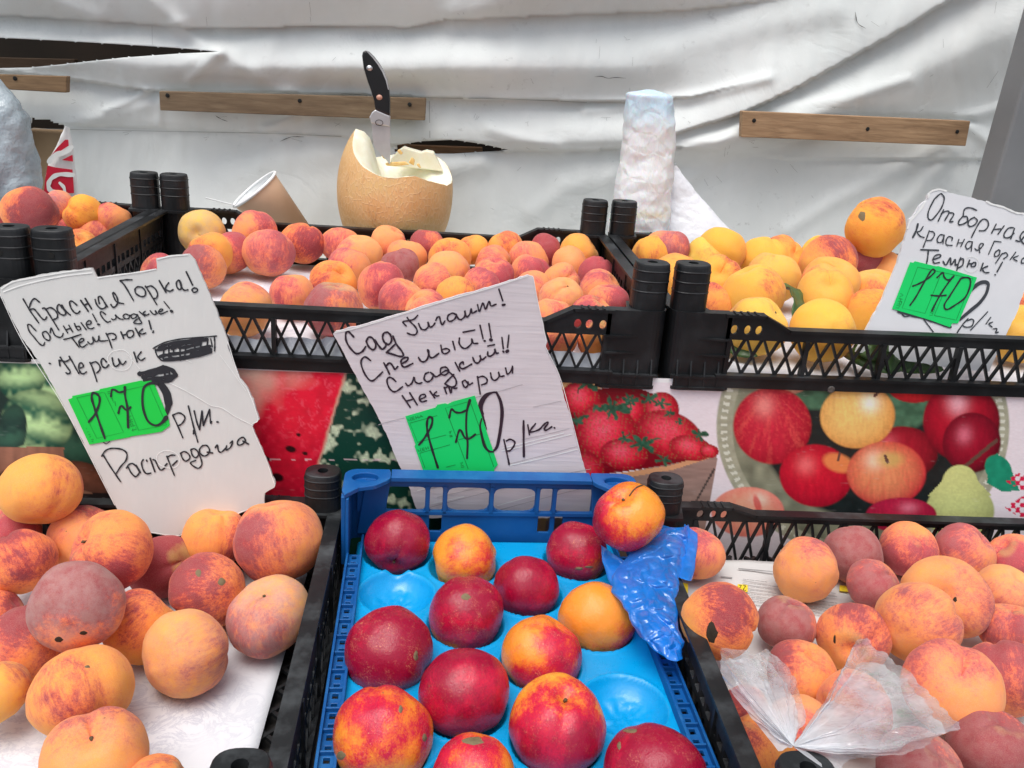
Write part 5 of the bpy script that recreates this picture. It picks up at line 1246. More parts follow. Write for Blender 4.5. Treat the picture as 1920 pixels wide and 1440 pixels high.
# struck-out words
I('360,415 480,345 640,285 900,238 1200,215 1500,190|395,420 420,520 470,590 540,635 700,632 860,615 1170,560 1410,490|1460,210 1470,330 1465,460|1395,240 1425,380', 3, 2.6)
I('470,400 620,340 900,290 1250,240|440,440 640,400 900,330 1120,290 1330,250|640,520 900,490 1130,430 1380,375|480,560 620,530 700,590 860,600|560,620 800,590 1000,560 1400,470|700,420 800,380 860,400 1000,380 1200,330|1040,520 1200,470 1400,430|900,600 1100,540 1180,520', 3, 6.2)
I('640,330 650,610|840,330 850,625|1100,260 1120,500|1240,230 1180,560|560,350 540,600|720,320 730,480|960,290 930,560|1340,260 1330,420', 3, 2.8)
I('110,870 300,830 520,760 680,790 780,890|180,930 350,890 480,840 620,830|210,990 400,960 600,930 760,900|480,1010 650,990 770,900|240,850 430,800 540,745|330,1000 420,980', 3, 7.5)
I('120,840 130,900|230,830 220,1000|360,800 370,1000|560,760 580,990|650,790 660,970', 3, 4.0)
# price zero outside the sticker, unit and last word
c1.ink('handwriting', M_INK, '430,1000 520,1090 600,1220 640,1400', A[3], (10, 13, 15, 15))
c1.ink('handwriting', M_INK, '225,20 250,120 240,250 200,370 130,470', A[5], (14, 13, 10, 6, 3))
I('330,370 420,560 510,770|330,365 440,325 530,370 545,440 490,520 440,550|610,200 690,520 780,850|705,640 700,700 715,690|715,290 760,480 810,625|810,625 855,290|855,290 880,550|880,550 990,265|990,265 1010,500 1030,480|1125,487 1145,489', 5, 2.9)
I('240,520 330,670 450,850 545,985|205,525 260,440 340,395 440,385 580,410 655,480 640,600 540,720 470,830|650,740 690,680 760,660 830,720 880,810 840,880 800,890 730,820 680,720|820,690 900,820|950,590 920,650 950,770 1010,840 1090,830|1010,600 1020,620|1075,565 1160,805|1130,590 1170,610 1220,720 1270,775 1340,740|1345,700 1380,660|1375,530 1450,720 1510,870|1390,540 1450,510 1520,510|1480,690 1560,610', 6, 2.9)
I('470,1050 540,1020 620,1070 635,1140 570,1190 510,1150 470,1050|660,980 720,970 780,1020 790,1080 740,1130 680,1080 655,990|790,1040 840,1160 850,1260 790,1320 700,1280 650,1220 740,1180|870,910 810,980 830,1060 900,1100 970,1060 990,980 940,910 870,910|950,1030 1045,1045|1095,950 1130,900 1150,1000 1200,1030 1280,960 1300,910 1290,990 1370,940 1410,830 1360,870|1640,820 1600,765 1530,790 1490,860 1520,905 1590,880 1640,820|1590,830 1690,885', 5, 2.8)
I('705,1235 770,1262 830,1220', 4, 1.6)
st1 = c1.poly('price_sticker', M_GREEN, zpoly('82,466 158,438 155,404 640,304 652,280 1400,124 1440,150 1575,128 1640,212 1760,500 1880,800 1912,935 1765,1045 1560,1080 1200,1132 1190,1145 465,1278 300,930', A[4]), .0010)
c1.ink('sticker_print', M_GPRINT, '240,435 700,340 740,345 1080,1055 600,1165 240,435|1060,310 1540,205 1850,920 1350,1020 1060,310', A[4], .8, .00112, False, st1)
c1.ink('sticker_print', M_GPRINT, '1230,1020 1310,1000 1300,970|1250,1035 1240,990|1215,950 1290,930|1215,950 1205,905 1240,900|1250,940 1245,905|1190,880 1250,860|1180,840 1240,820|1210,870 1205,835|1200,800 1170,770 1220,760|410,990 420,992|430,1050 450,1045|450,1100 480,1090|470,1140 490,1130|500,1190 540,1180|510,1215 535,1218|790,330 830,320|800,360 850,350|860,450 880,440 890,500|900,520 930,500 940,580', A[4], .9, .00113, False, st1)
def I2(t, w): c1.ink('price_number', M_INK, t, A[4], w, .00120, True, st1)
I2('455,870 560,740 640,560 650,430 600,365 530,350 510,440 560,620 640,860 745,1160', 4.4)
I2('855,410 870,300 920,290 1000,335 1080,320|990,710 1010,620 1050,580 1120,650 1170,640 1210,600', 3.8)
c1.ink('price_number', M_INK, '1105,245 1110,400 1150,620 1165,965', A[4], (5.5, 3.6, 4.6, 5), .00121, True, st1)
c1.ink('price_number', M_INK, '1680,175 1600,165 1500,200 1440,270 1420,450 1440,650 1520,850 1650,930 1760,890 1850,790', A[4], (7, 6, 4.6, 4.6, 4.6, 4.8, 4, 3.6, 5, 9), .00122, True, st1)
# white lines: painted highlights of embossed rings and creases, and torn edges
EM = lambda t, a, w, n='emboss_highlight': c1.ink(n, M_TORN_HIGHLIGHT, t, a, w, .0004)
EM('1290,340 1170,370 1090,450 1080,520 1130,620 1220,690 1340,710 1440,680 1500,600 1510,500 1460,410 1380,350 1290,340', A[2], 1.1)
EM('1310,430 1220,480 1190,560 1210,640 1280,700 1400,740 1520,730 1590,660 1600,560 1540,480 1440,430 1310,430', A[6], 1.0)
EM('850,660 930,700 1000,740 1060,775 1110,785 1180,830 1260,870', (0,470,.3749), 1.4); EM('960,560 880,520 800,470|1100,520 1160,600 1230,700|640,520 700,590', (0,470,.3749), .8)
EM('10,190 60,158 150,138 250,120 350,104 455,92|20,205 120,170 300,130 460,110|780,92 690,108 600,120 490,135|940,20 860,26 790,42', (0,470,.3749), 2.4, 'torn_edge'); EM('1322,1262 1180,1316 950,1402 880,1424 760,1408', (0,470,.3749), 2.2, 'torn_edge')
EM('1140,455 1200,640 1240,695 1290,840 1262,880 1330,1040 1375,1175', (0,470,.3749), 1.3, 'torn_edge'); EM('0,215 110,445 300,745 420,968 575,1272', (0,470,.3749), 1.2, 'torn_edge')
c1.done()

# ---- card 2 (centre)
D2 = (620, 510, .3125)
o2 = zpoly('15,372 30,355 200,315 400,255 700,160 900,105 1180,18 1215,28 1230,110 1245,190 1272,290 1300,420 1288,450 1330,540 1372,615 1400,750 1440,860 1470,990 1505,1120 1600,1370 1650,1440 1545,1476 540,1476 505,1400 470,1290 300,900 160,640 60,450', D2)
c2 = Card(o2, -.28, -.0430, -.03, -.0290, M_CARD2, 'pinkish white price card in the centre behind the blue crate, green 170 sticker', 2)
B = [T(630,560), T(750,520), T(790,600), T(710,680), T(760,730), T(890,720)]
I = lambda t, a, w=3.2, **k: c2.ink('handwriting', M_INK2, t, B[a] if isinstance(a, int) else a, w, **k)
I('320,685 260,620 210,585 175,640 190,770 270,900 370,985 470,950 535,860|545,760 590,690 660,710 710,800 710,880 660,915 590,860 545,770|700,740 760,830 830,905 890,860 905,800|930,600 860,620 840,700 880,790 950,820 1000,750 980,650 930,600|1025,670 1090,820 1190,950 1210,1020 1150,1035 1030,1000|1030,1000 910,965|910,965 980,900 1060,820', 0, 3.6)
I('110,870 55,800 160,775 250,750 320,680|130,720 180,790 270,880 310,960 280,1025 210,1030 130,1000|335,830 380,920 450,940 510,880 500,800 540,890 590,870 630,820|645,770 670,720 710,710 730,790 760,850 810,780|940,640 870,680 855,750 900,790 980,750 1010,680 960,640|1010,660 1050,740 1100,760|1100,760 1165,700 1165,600 1200,710 1260,650 1280,560 1300,640 1380,600|1395,490 1430,610 1490,460 1540,570 1600,430 1640,510 1730,480|1780,210 1850,420', 1, 3.1)
I('1848,495 1885,488', 1, 5)
I('240,530 205,508 182,540 205,610 245,652 285,625 312,598', D2, 3.3)
I('860,1150 920,1260 965,1355|900,1210 960,1155 1010,1190 1060,1265 1110,1220|1200,1160 1280,1110 1290,1055 1220,1065 1170,1120 1190,1200 1250,1225 1385,1160|1485,1055 1530,1120 1590,1130 1650,1070 1670,950 1650,920 1690,1040 1750,1055 1850,980', 0, 3.4)
I('735,1220 760,1340 820,1370 890,1320 850,1280 770,1290|950,1150 990,1300|1070,1090 1065,1180 1120,1260 1200,1270 1290,1180 1290,1100 1320,1180 1400,1185|1135,985 1345,945|1440,860 1495,1100|1600,830 1640,1080', 1, 3.1)
I('1515,1140 1530,1142', 1, 3.6); I('1628,1118 1645,1125', 1, 5.5)
I('310,335 250,280 190,262 150,310 180,430 250,510 320,510 430,430|485,365 530,410 600,360 635,260 660,340 720,370 780,355|900,170 840,200 820,290 880,340 950,300 980,220 930,170|980,200 1030,250 1110,210|1200,70 1120,100 1120,190 1190,220 1260,160 1230,90 1180,75|1150,170 1230,140 1350,240 1400,340 1370,420 1290,430 1190,375|1190,375 1260,300 1350,210', 3, 3.2)
I('610,760 690,915|760,790 740,750 690,800 700,850 760,870 905,790|925,670 960,750 1020,770 1070,700 1050,630 1090,710 1160,660|1195,570 1200,640 1260,640 1320,580 1320,520 1350,590 1385,590|1195,465 1315,440|1450,310 1475,510|1575,270 1550,490', 2, 3.4)
I('1470,560 1482,572', 2, 3.6); I('1535,565 1555,552', 2, 5.5)
I('425,590 570,800|560,540 695,755|490,690 600,660|740,660 840,610 830,570 760,580 730,650 780,700 860,680|925,510 1010,630|1040,520 1000,560 1040,595 1085,590|1180,440 1220,550|1200,450 1260,430 1300,540 1320,440 1360,460 1410,450|1265,440 1290,530', 3, 3.0)
I('780,1080 740,1110 760,1180 800,1210 840,1150 790,1080|840,1110 860,1160 920,1130|1010,1015 1060,1330|1020,1030 1110,1010 1180,1060 1170,1130 1080,1165|1245,950 1270,1050 1330,1080 1400,1010 1385,930 1420,1010 1490,1000|1515,860 1550,970 1620,900 1640,820 1640,950', 2, 3.1)
c2.ink('handwriting', M_INK2, '1640,50 1560,55 1450,110 1370,230 1350,350 1380,450 1370,560', B[4], (4, 3.5, 8, 9.5, 9, 7, 3))
c2.ink('handwriting', M_INK2, '1640,50 1710,200 1740,400 1720,650 1670,950 1630,1060 1560,1120', B[4], (4, 5.5, 7, 6, 6, 5, 3.2))
c2.ink('handwriting', M_INK2, '1390,480 1430,600 1465,720', B[4], (5, 3.2, 1.2))
I('525,995 570,1200 620,1440|570,1020 640,990 720,1040 700,1120 640,1190 590,1200', 5, 3.2); I('880,660 880,900 885,1300', 5, 4.2)
I('955,730 985,910|1095,710 1020,800 1000,860 1150,820 1230,740 1290,690 1320,700 1250,800 1290,825 1385,765', 5, 3.2); I('1430,782 1440,788', 5, 3.4)
st2 = c2.poly('price_sticker', M_GREEN2, zpoly('0,480 545,320 580,270 720,245 760,262 850,215 1250,108 1400,560 1665,1350 1600,1420 1600,1500 440,1760 310,1420 165,1015 185,990', B[4]), .0010)
P_ = lambda t: c2.ink('sticker_print', M_GPRINT, t, B[4], .9, .00112, False, st2)
P_('570,465 80,600 220,945 730,815|800,990 260,1140 350,1395|1150,210 720,330 1130,1420|1180,250 1590,1380|960,900 1370,790|900,1350 740,1390')
P_('40,520 60,550 100,540 85,495|100,540 108,558|150,485 112,498 128,545 168,532|120,520 158,510|182,478 198,525|222,468 240,512|190,503 232,490|255,505 275,455 315,487|262,490 302,478')
P_('222,1075 240,1105 280,1095 268,1050|280,1095 290,1112|335,1040 300,1052 315,1098 350,1088|308,1075 342,1065|362,1030 378,1078|405,1020 420,1066|370,1055 412,1044')
P_('785,760 830,735 800,790|800,750 810,775|795,830 840,815|805,850 850,838|820,822 828,845|990,1320 1035,1300 1005,1345|1000,1370 1045,1358|1010,1395 1060,1385')
c2.ink('price_number', M_INK, '245,990 320,900 400,780 470,640 485,520 440,488 400,540 390,680 420,850 500,1130 585,1395', B[4], 4.2, .0012, True, st2)
c2.ink('price_number', M_INK, '790,500 830,350 900,400 1000,410 1110,360|910,940 960,750 1000,730 1070,860 1150,880 1260,800', B[4], 3.8, .0012, True, st2)
c2.ink('price_number', M_INK, '1160,190 1105,400 1095,700 1120,950 1110,1230', B[4], (6, 3.8, 3.8, 4, 4), .00121, True, st2)
c2.ink('price_number', M_INK, '1372,520 1345,650 1370,800 1420,1000 1500,1100 1580,1115', B[4], (2.6, 3.2, 4.6, 5, 4, 3), .00121, True, st2)
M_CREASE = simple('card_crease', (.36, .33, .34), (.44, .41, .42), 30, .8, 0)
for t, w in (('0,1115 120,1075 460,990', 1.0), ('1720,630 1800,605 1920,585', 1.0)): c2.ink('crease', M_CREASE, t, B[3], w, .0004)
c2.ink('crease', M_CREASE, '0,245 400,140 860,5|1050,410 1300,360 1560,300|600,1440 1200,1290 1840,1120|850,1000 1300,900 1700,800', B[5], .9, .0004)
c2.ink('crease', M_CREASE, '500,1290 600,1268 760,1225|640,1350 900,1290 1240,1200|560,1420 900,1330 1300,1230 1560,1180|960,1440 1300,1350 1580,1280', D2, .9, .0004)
EM2 = lambda t, a, w, n='crease_highlight': c2.ink(n, M_TORN_HIGHLIGHT, t, a, w, .00045)  # light catching the creases is painted as white lines
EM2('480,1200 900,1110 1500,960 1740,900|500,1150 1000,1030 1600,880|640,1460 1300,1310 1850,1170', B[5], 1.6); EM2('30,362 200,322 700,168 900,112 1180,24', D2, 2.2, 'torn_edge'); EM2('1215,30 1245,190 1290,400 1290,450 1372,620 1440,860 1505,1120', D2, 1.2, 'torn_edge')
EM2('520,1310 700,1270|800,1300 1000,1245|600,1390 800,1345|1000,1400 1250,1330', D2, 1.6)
c2.done()

# ---- card 3 (right)
C1, C2 = (1700, 350, .114583), (1660, 480, .114583)
o3 = [(1741,364),(1751,356),(1765,354),(1775,360),(1810,368),(1848,378),(1856,381),(1881,386),(1895,394),(1904,398),(1925,402),(1950,405),(1965,412),(1952,470),(1930,520),(1905,590),(1880,640),(1855,697),(1780,690),(1605,660),(1615,640),(1625,616),(1650,570),(1680,500),(1702,430),(1705,411),(1712,406),(1724,386),(1737,376)]
c3 = Card(o3, -.11, .001, .06, .030, M_CARD3, 'white price card at right frame edge among yellow peaches, green 170 sticker', 3)
I = lambda t, a, w=2.6, **k: c3.ink('handwriting', M_INK3, t, a, w, **k)
I('450,200 360,380 345,500 390,545 450,500 560,350 610,200 580,130 540,120 450,200|600,375 510,565|560,440 640,400 690,420 620,550|690,430 750,430 760,470 700,570 750,570|1140,385 1040,345 960,355 930,400 915,480 850,560 850,620 920,610 990,560 980,490 930,490|1100,500 1020,550 1000,620 1040,650 1110,620 1150,550 1100,500|1200,560 1130,680 1055,830|1180,590 1250,530 1320,560 1330,640 1270,715 1185,720|1460,610 1385,760|1590,640 1490,775|1420,700 1530,690|1740,670 1660,680 1590,770 1600,830 1670,830 1750,760|1760,680 1700,850|1780,880 1850,890 1920,810 1960,740 1900,740 1850,820 1880,900 1930,950', C1)
I('180,610 150,720 95,830', C1, 3.6)
I('265,650 220,720 170,745 220,810 280,830|365,720 320,850 265,990|370,730 430,740 450,790 400,870 330,880|600,790 540,790 495,860 510,910 570,900 610,790|610,800 590,930|735,880 740,830 680,820 640,880 650,950 740,960|850,860 815,970|940,860 880,980|835,920 910,915|1060,900 1000,900 960,970 990,1020 1050,970 1070,900|1070,920 1050,1055|1110,1010 1150,1040 1210,1000 1250,940 1210,930 1180,980 1190,1080|1335,1105 1430,890|1430,890 1540,905|1500,1030 1440,1080 1440,1140 1500,1120 1520,1050 1500,1030|1560,1090 1450,1250|1560,1100 1620,1080 1645,1130 1580,1180|1780,1070 1690,1190|1820,1130 1740,1170 1800,1215|1960,1140 1880,1190 1880,1250 1940,1230 1970,1150', C1, 2.4)
I('225,1030 515,1040|350,1040 340,1150 320,1260|440,1190 540,1150 540,1110 460,1130 425,1200 450,1250 530,1240|590,1220 640,1280 710,1160 720,1280 790,1190 790,1280 820,1270|880,1160 840,1260 815,1370|860,1200 920,1180 910,1280 840,1330|1025,1200 985,1310|1010,1260 1060,1260|1090,1240 1050,1280 1070,1310 1120,1290 1120,1240 1090,1240|1245,1250 1205,1370|1320,1300 1240,1340 1270,1400 1340,1405|1560,1235 1475,1390', C1, 2.7)
I('1785,303 1797,307', C2, 2.6)
c3.ink('handwriting', M_INK3, '1390,570 1480,480 1570,430 1650,430 1680,480 1640,620 1540,760 1400,880 1210,1040', C2, (5, 7, 7, 7, 5.5, 5.5, 6, 6.5, 5))
I('210,905 400,960 620,1010 850,1090 1060,1160', C2, 5.5); I('620,1030 780,1240|260,940 320,990 420,965', C2, 2.4)
I('1350,1020 1260,1120 1170,1250|1330,1060 1410,1030 1440,1070 1400,1150 1300,1160 1260,1130|1670,910 1390,1210|1720,1000 1640,1110|1750,1080 1690,1110 1740,1160|1760,1190 1820,1190 1800,1250 1840,1245', C2, 2.4)
st3 = c3.poly('price_sticker', M_GREEN2, zpoly('400,98 450,110 478,84 820,168 860,163 1492,352 1400,590 1180,1100 1090,1100 1078,1112 1052,1165 720,1045 105,862', C2), .0010)
P3 = lambda t: c3.ink('sticker_print', M_GPRINT, t, C2, .8, .00112, False, st3)
P3('520,180 1420,370 1150,1045 790,970|520,180 265,850 640,935 880,340'); P3('790,970 920,660')
P3('165,845 210,850 225,815 180,805|225,815 235,800|190,780 250,790 255,750|220,785 225,755|200,735 265,745|210,690 270,705|235,740 240,700|225,665 285,640 240,610|715,965 760,970 770,935 725,925|735,905 790,915|745,870 800,880|765,905 770,875|760,840 810,850|770,800 820,790')
c3.ink('price_number', M_INK, '440,490 540,450 680,370 790,270 790,225 750,225 690,310 560,540 480,680 395,800', C2, 3.0, .0012, True, st3)
c3.ink('price_number', M_INK, '835,350 930,270 950,340 1010,390 1080,360 1110,320 1000,460 870,660 750,890|740,640 860,650 980,640|1230,360 1190,420 1050,640 960,780 960,850 1010,870 1130,800 1290,680 1370,500 1370,370 1280,350 1210,375', C2, 3.1, .00122, True, st3)
EM3 = lambda t, a, w, n='emboss_highlight': c3.ink(n, M_TORN_HIGHLIGHT, t, a, w, .0004)  # the ring's highlight is painted white, torn edges are real
EM3('1340,20 1290,100 1290,190 1340,250 1420,265 1500,210 1530,120 1490,40 1410,10 1340,20', C2, 1.2); EM3('350,180 380,90 520,45 640,70|1300,240 1400,290 1560,330 1720,400 1800,430 1900,440|300,250 200,400 60,560 10,680', C1, 3.4, 'torn_edge')
c3.done()

# ================================================================== MELON + KNIFE
def melon():
    Y = .470; c0 = aty(741, 350, Y); Z = (c0-CAM)@FW; mpp = Z/FPX; R = 108*mpp; zb = -.128; zc = zb+.105; hz = .118
    base = np.array([c0[0], Y, zb]); root = thing('melon', 'half eaten tan melon with jagged cut top and white flesh, knife stuck in it', 'melon', tuple(base))
    prof = [(0, 331), (25, 300), (45, 288), (70, 284), (90, 290), (115, 300), (135, 296), (155, 270), (172, 252), (188, 247), (205, 262), (222, 292), (240, 316), (258, 330), (275, 331), (292, 325), (310, 334), (335, 341), (360, 331)]
    NU = 96; an = np.linspace(0, 360, NU, endpoint=False)
    def rad(z): return R*math.sqrt(max(.02, 1-((z-zc)/hz)**2))*(1.0)
    hts = []
    for a in an:
        py = np.interp(a, [p[0] for p in prof], [p[1] for p in prof])
        y = Y+math.sin(math.radians(a))*R*.75; hts.append(aty(741, py, y)[2]+.0010*fb((math.cos(math.radians(a))*7, math.sin(math.radians(a))*7, 0), 1, 3))
    skin = MB(); nz = 30; rings = []
    for k in range(nz+1):
        s = k/nz; ring = []
        for i, a in enumerate(an):
            z = zb+.0005+(hts[i]-zb)*(s**.8); r = rad(z)*(1+.012*math.sin(math.radians(a)*9)*.5); ring.append((r*math.cos(math.radians(a)), r*math.sin(math.radians(a)), z-zb))
        rings.append(ring)
    skin.loft(rings, (True, False))
    m, nt, b = new_mat('netted_melon_skin'); co = coord(nt)
    vo = N(nt, 'ShaderNodeTexVoronoi'); vo.feature = 'DISTANCE_TO_EDGE'; vo.inputs['Scale'].default_value = 150; 
    mp = N(nt, 'ShaderNodeMapping'); mp.inputs['Scale'].default_value = (1.6, 1.6, .7); nt.links.new(co, mp.inputs[0]); nt.links.new(mp.outputs[0], vo.inputs['Vector'])
    net = ramp(nt, vo.outputs['Distance'], [(.0, 1.0), (.12, 0.0)]); f = noise(nt, co, 16, 5); g = noise(nt, co, 7, 3)
    c = ramp(nt, f, [(.3, (.62, .34, .12)), (.55, (.72, .44, .19)), (.75, (.68, .48, .20))]); c = mixc(nt, ramp(nt, g, [(.5, 0.0), (.7, .55)]), c, (.50, .38, .12))
    c = mixc(nt, ramp(nt, noise(nt, coord(nt, 'Object', (1, 1, .5)), 60, 3), [(.62, 0.0), (.72, .55)]), c, (.42, .17, .05))
    nt.links.new(mixc(nt, mth(nt, 'MULTIPLY', net, .42), c, (.74, .55, .33)), b.inputs['Base Color']); b.inputs['Roughness'].default_value = .55
    bump(nt, b, net, .35, .0014); skin.build('rind', m, root, True)
    fl = MB(); r2 = []
    for s, dz, jag in ((1.0, .0, 0), (.985, .0006, 0), (.90, -.001, .3), (.78, -.004, .8), (.66, -.009, 1), (.56, -.018, 1), (.46, -.030, 1), (.3, -.040, .6), (.05, -.044, 0)):
        ring = []
        for i, a in enumerate(an):
            z = hts[i]+dz; ca = math.cos(math.radians(a)); sa = math.sin(math.radians(a)); r = rad(hts[i])*s
            if s < .6: zm = -.012; z = z*(1-(.6-s)*1.4)+(zm+dz)*(.6-s)*1.4
            if jag: q = fb((ca*r*60, sa*r*60, s*3), 1.0, 3); z += jag*.006*q; r *= 1+jag*.05*q
            ring.append((r*ca, r*sa, z-zb))
        r2.append(ring)
    fl.loft(r2, (False, True))
    mf, nt, b = new_mat('melon_flesh'); nt.links.new(ramp(nt, noise(nt, coord(nt), 40, 4), [(.35, (.80, .76, .56)), (.7, (.88, .87, .74))]), b.inputs['Base Color']); b.inputs['Roughness'].default_value = .35
    b.inputs['Subsurface Weight'].default_value = .15; b.inputs['Subsurface Scale'].default_value = .01; bump(nt, b, noise(nt, coord(nt), 90, 3), .4, .001)
    fl.build('flesh', mf, root, True)
    # standing chunks of flesh at the back and seed strings
    def chunk(pts, y, t, mat, name):
        q = MB(); q.prism([aty(x, py, y)-base for x, py in pts], (0, 1, 0), t); return q.build(name, mat, root, False, .0015)
    chunk([(732,300),(746,284),(757,276),(768,280),(790,286),(800,283),(813,286),(820,300),(831,322),(800,318),(760,314),(735,312)], Y+.010, .022, mf, 'flesh_chunk')
    sm = simple('melon_seed_pulp', (.74, .40, .10), (.84, .60, .26), 120, .4, .3)
    for pts in ([(744,283),(749,279),(756,288),(751,291)], [(722,306),(735,304),(760,303),(768,309),(740,312),(724,311)], [(766,305),(772,294),(778,300),(776,311)], [(712,284),(722,289),(728,300),(718,297)], [(780,308),(786,306),(790,316),(785,314)]): chunk(pts, Y-.018, .004, sm, 'seed_pulp')
    return root, Y
mel, MY = melon()
def knife():
    Y = MY-.020; tr = (580, 60, 820/1920.0); base = aty(712, 300, Y)
    root = thing('kitchen_knife', 'black handled knife standing upright in the cut melon', 'knife', tuple(base))
    def part(txt, y0, t, mat, name, bev=.0):
        q = MB(); q.prism([aty(x, y, Y)+np.array([0, y0, 0])-base for x, y in zpoly(txt, tr)], (0, 1, 0), t); return q.build(name, mat, root, False, bev)
    hb = simple('black_handle', (.008, .008, .009), (.014, .014, .016), 30, .28, .05)
    part('232,105 236,88 246,79 262,86 285,108 308,138 328,172 343,210 351,250 355,300 355,368 328,358 290,340 286,305 272,258 254,208 240,160', -.006, .012, hb, 'handle', .0028)
    part('249,80 262,87 285,109 308,139 328,173 343,211 351,252 347,252 337,212 322,176 302,143 281,115 262,94', -.0064, .0128, M_METAL, 'tang')
    part('290,340 355,368 355,415 316,408 272,398 264,374 276,352', -.005, .010, M_METAL, 'bolster', .0012)
    part('274,398 355,414 355,582 338,562 310,530 285,505 278,460', -.0009, .0018, M_METAL, 'blade')
    for (x, y, m_) in ((266, 158, M_METAL), (309, 286, simple('copper_rivet', (.5, .25, .18), (.6, .33, .24), 30, .4, 0))):
        q = MB(); p = aty(580+x*tr[2], 60+y*tr[2], Y)-base; q.loft([[(p[0]+.0042*math.cos(a), yy, p[2]+.0036*math.sin(a)) for a in np.linspace(0, 6.28, 17)[:-1]] for yy in (-.005, -.0066)]); q.build('rivet', m_, root, True)
    q = MB(); p = aty(580+308*tr[2], 60+397*tr[2], Y)-base
    for k in range(16):
        a, b = 2*math.pi*k/16, 2*math.pi*(k+1)/16; q.bar((p[0]+.0052*math.cos(a), -.0052, p[2]+.0038*math.sin(a)), (p[0]+.0052*math.cos(b), -.0052, p[2]+.0038*math.sin(b)), .0007, .0006)
    q.build('ring_mark', M_DARK, root)
knife()

# ---- paper cup and stick
def cup():
    Y = .47; c = aty(477, 355, Y); Z = (c-CAM)@FW; mpp = Z/FPX; R = 50.5*mpp; base = c
    ax = vdir((.60, -.74, -.50)); root = thing('paper_cup', 'tan paper cup lying tilted behind the middle crate', 'cup', tuple(c))
    u = ax.cross(Vector((0, 1, 0))).normalized(); v = ax.cross(u)
    def ring(t, r): return [tuple(ax*t+(u*math.cos(a)+v*math.sin(a))*r) for a in np.linspace(0, 2*math.pi, 41)[:-1]]
    L = .090; q = MB(); q.loft([ring(.001, R*.965), ring(L, R*.68), ring(L-.004, R*.64)], (False, True))
    q.build('body', simple('kraft_paper', (.74, .50, .33), (.80, .56, .38), 30, .6, .1), root, True)
    wp = simple('white_paper_lining', (.78, .80, .80), (.84, .85, .85), 20, .5, 0)
    q = MB(); q.loft([ring(.0012, R*.955), ring(L-.005, R*.63)], (False, True)); q.build('lining', wp, root, True)
    q = MB(); N_ = 40; rr = []
    for k in range(N_):
        a = 2*math.pi*k/N_; d = u*math.cos(a)+v*math.sin(a); rr.append([tuple(d*(R-.0005)+d*(.0022*math.cos(b))+ax*(.0022*math.sin(b))) for b in np.linspace(0, 2*math.pi, 9)[:-1]])
    q.loft(rr+[rr[0]], (False, False)); q.build('rim', wp, root, True)
    q = MB(); s = MB(); a, b = aty(386, 371, Y-.02), aty(441, 385, Y-.02); c_ = (a+b)/2; q.bar(a-c_, b-c_, .006, .0015, (0, .3, 1)); o = q.build('plastic_stick', wp, None, False, .0006); o.location = c_
    tag(o, 'thin white plastic stick beside the mouth of the paper cup', 'stick')
cup()

# ================================================================== BAGS
def crumple(p, amp, sc, seed):
    v = Vector((p[0]*sc+seed, p[1]*sc, p[2]*sc)); d, _ = mnoise.voronoi(v); d2, _ = mnoise.voronoi(v*2.3)
    return amp*((d[1]-d[0])*1.0+.45*(d2[1]-d2[0])-.5)
def interp(P, n):
    P = np.array(P, float); d = np.r_[0, np.cumsum(np.linalg.norm(np.diff(P[:, :2], axis=0), axis=1))]; d /= d[-1]; t = np.linspace(0, 1, n)
    return np.stack([np.interp(t, d, P[:, i]) for i in range(P.shape[1])], 1)
def strip_bag(name, L, Rr, pos, bulge, amp, sc, mat, seed=0, n=60, m=34, parent=None, c=None):
    """sheet between two polylines in px (x, y, height parameter), bulging towards the viewer"""
    A_, B_ = interp(L, n), interp(Rr, n); P = np.zeros((n, m, 3))
    for i in range(n):
        for j in range(m):
            s = j/(m-1); q = A_[i]*(1-s)+B_[i]*s; p = np.array(pos(*q)); out = -FW
            p = p+out*(bulge*math.sqrt(max(0, 1-(2*s-1)**2)))
            e = min(1, 6*s, 6*(1-s), 8*i/(n-1)+.3, 8*(1-i/(n-1))+.3)
            p = p+out*crumple(p, amp, sc, seed)*e+R2*crumple(p+1, amp*.4, sc*.8, seed+5)
            P[i, j] = p
    if c is None: c = P.reshape(-1, 3).mean(0)
    mb = MB(); mb.grid(P-c); o = mb.build(name, mat, parent, True, rec=False)
    if parent is None: o.location = c
    return o, c
def fan_bag(name, K, arc, pos, pleats, pamp, amp, sc, mat, seed=0, n=60, m=170, parent=None, c=None, sag=0):
    if c is None: c = np.array(pos(*K))
    A_ = interp(arc, m); K = np.array(K, float); A_ = A_+(A_-K)*np.array([.05*fb((s*17, seed, 0), 1, 3) for s in np.linspace(0, 1, m)])[:, None]*np.array([1, 1, 0]); P = np.zeros((n, m, 3))
    for i in range(n):
        t = (i/(n-1))
        for j in range(m):
            q = K*(1-t)+A_[j]*t; p = np.array(pos(*q)); s = j/(m-1)
            h = pamp*(t**.5)*(math.sin(pleats*math.pi*s+1.3*math.sin(4*s+seed))+.4*math.sin(pleats*2.3*math.pi*s+2))*(1-.45*t)+sag*math.sin(math.pi*t)*math.sin(math.pi*s)
            h += .0010*fb((s*22, t*2.2, seed), 1.0, 3)*min(1, t*3)+.0004*fb((s*90, t*5, seed+3), 1.0, 2)
            p = p-FW*(h+crumple(p, amp, sc, seed)*min(1, t*2))
            P[i, j] = p
    if c is None: c = P.reshape(-1, 3).mean(0)
    mb = MB(); mb.grid(P-c); o = mb.build(name, mat, parent, True, rec=False)
    if parent is None: o.location = c
    return o, c
pz = lambda x, y, z: atz(x, y, z)
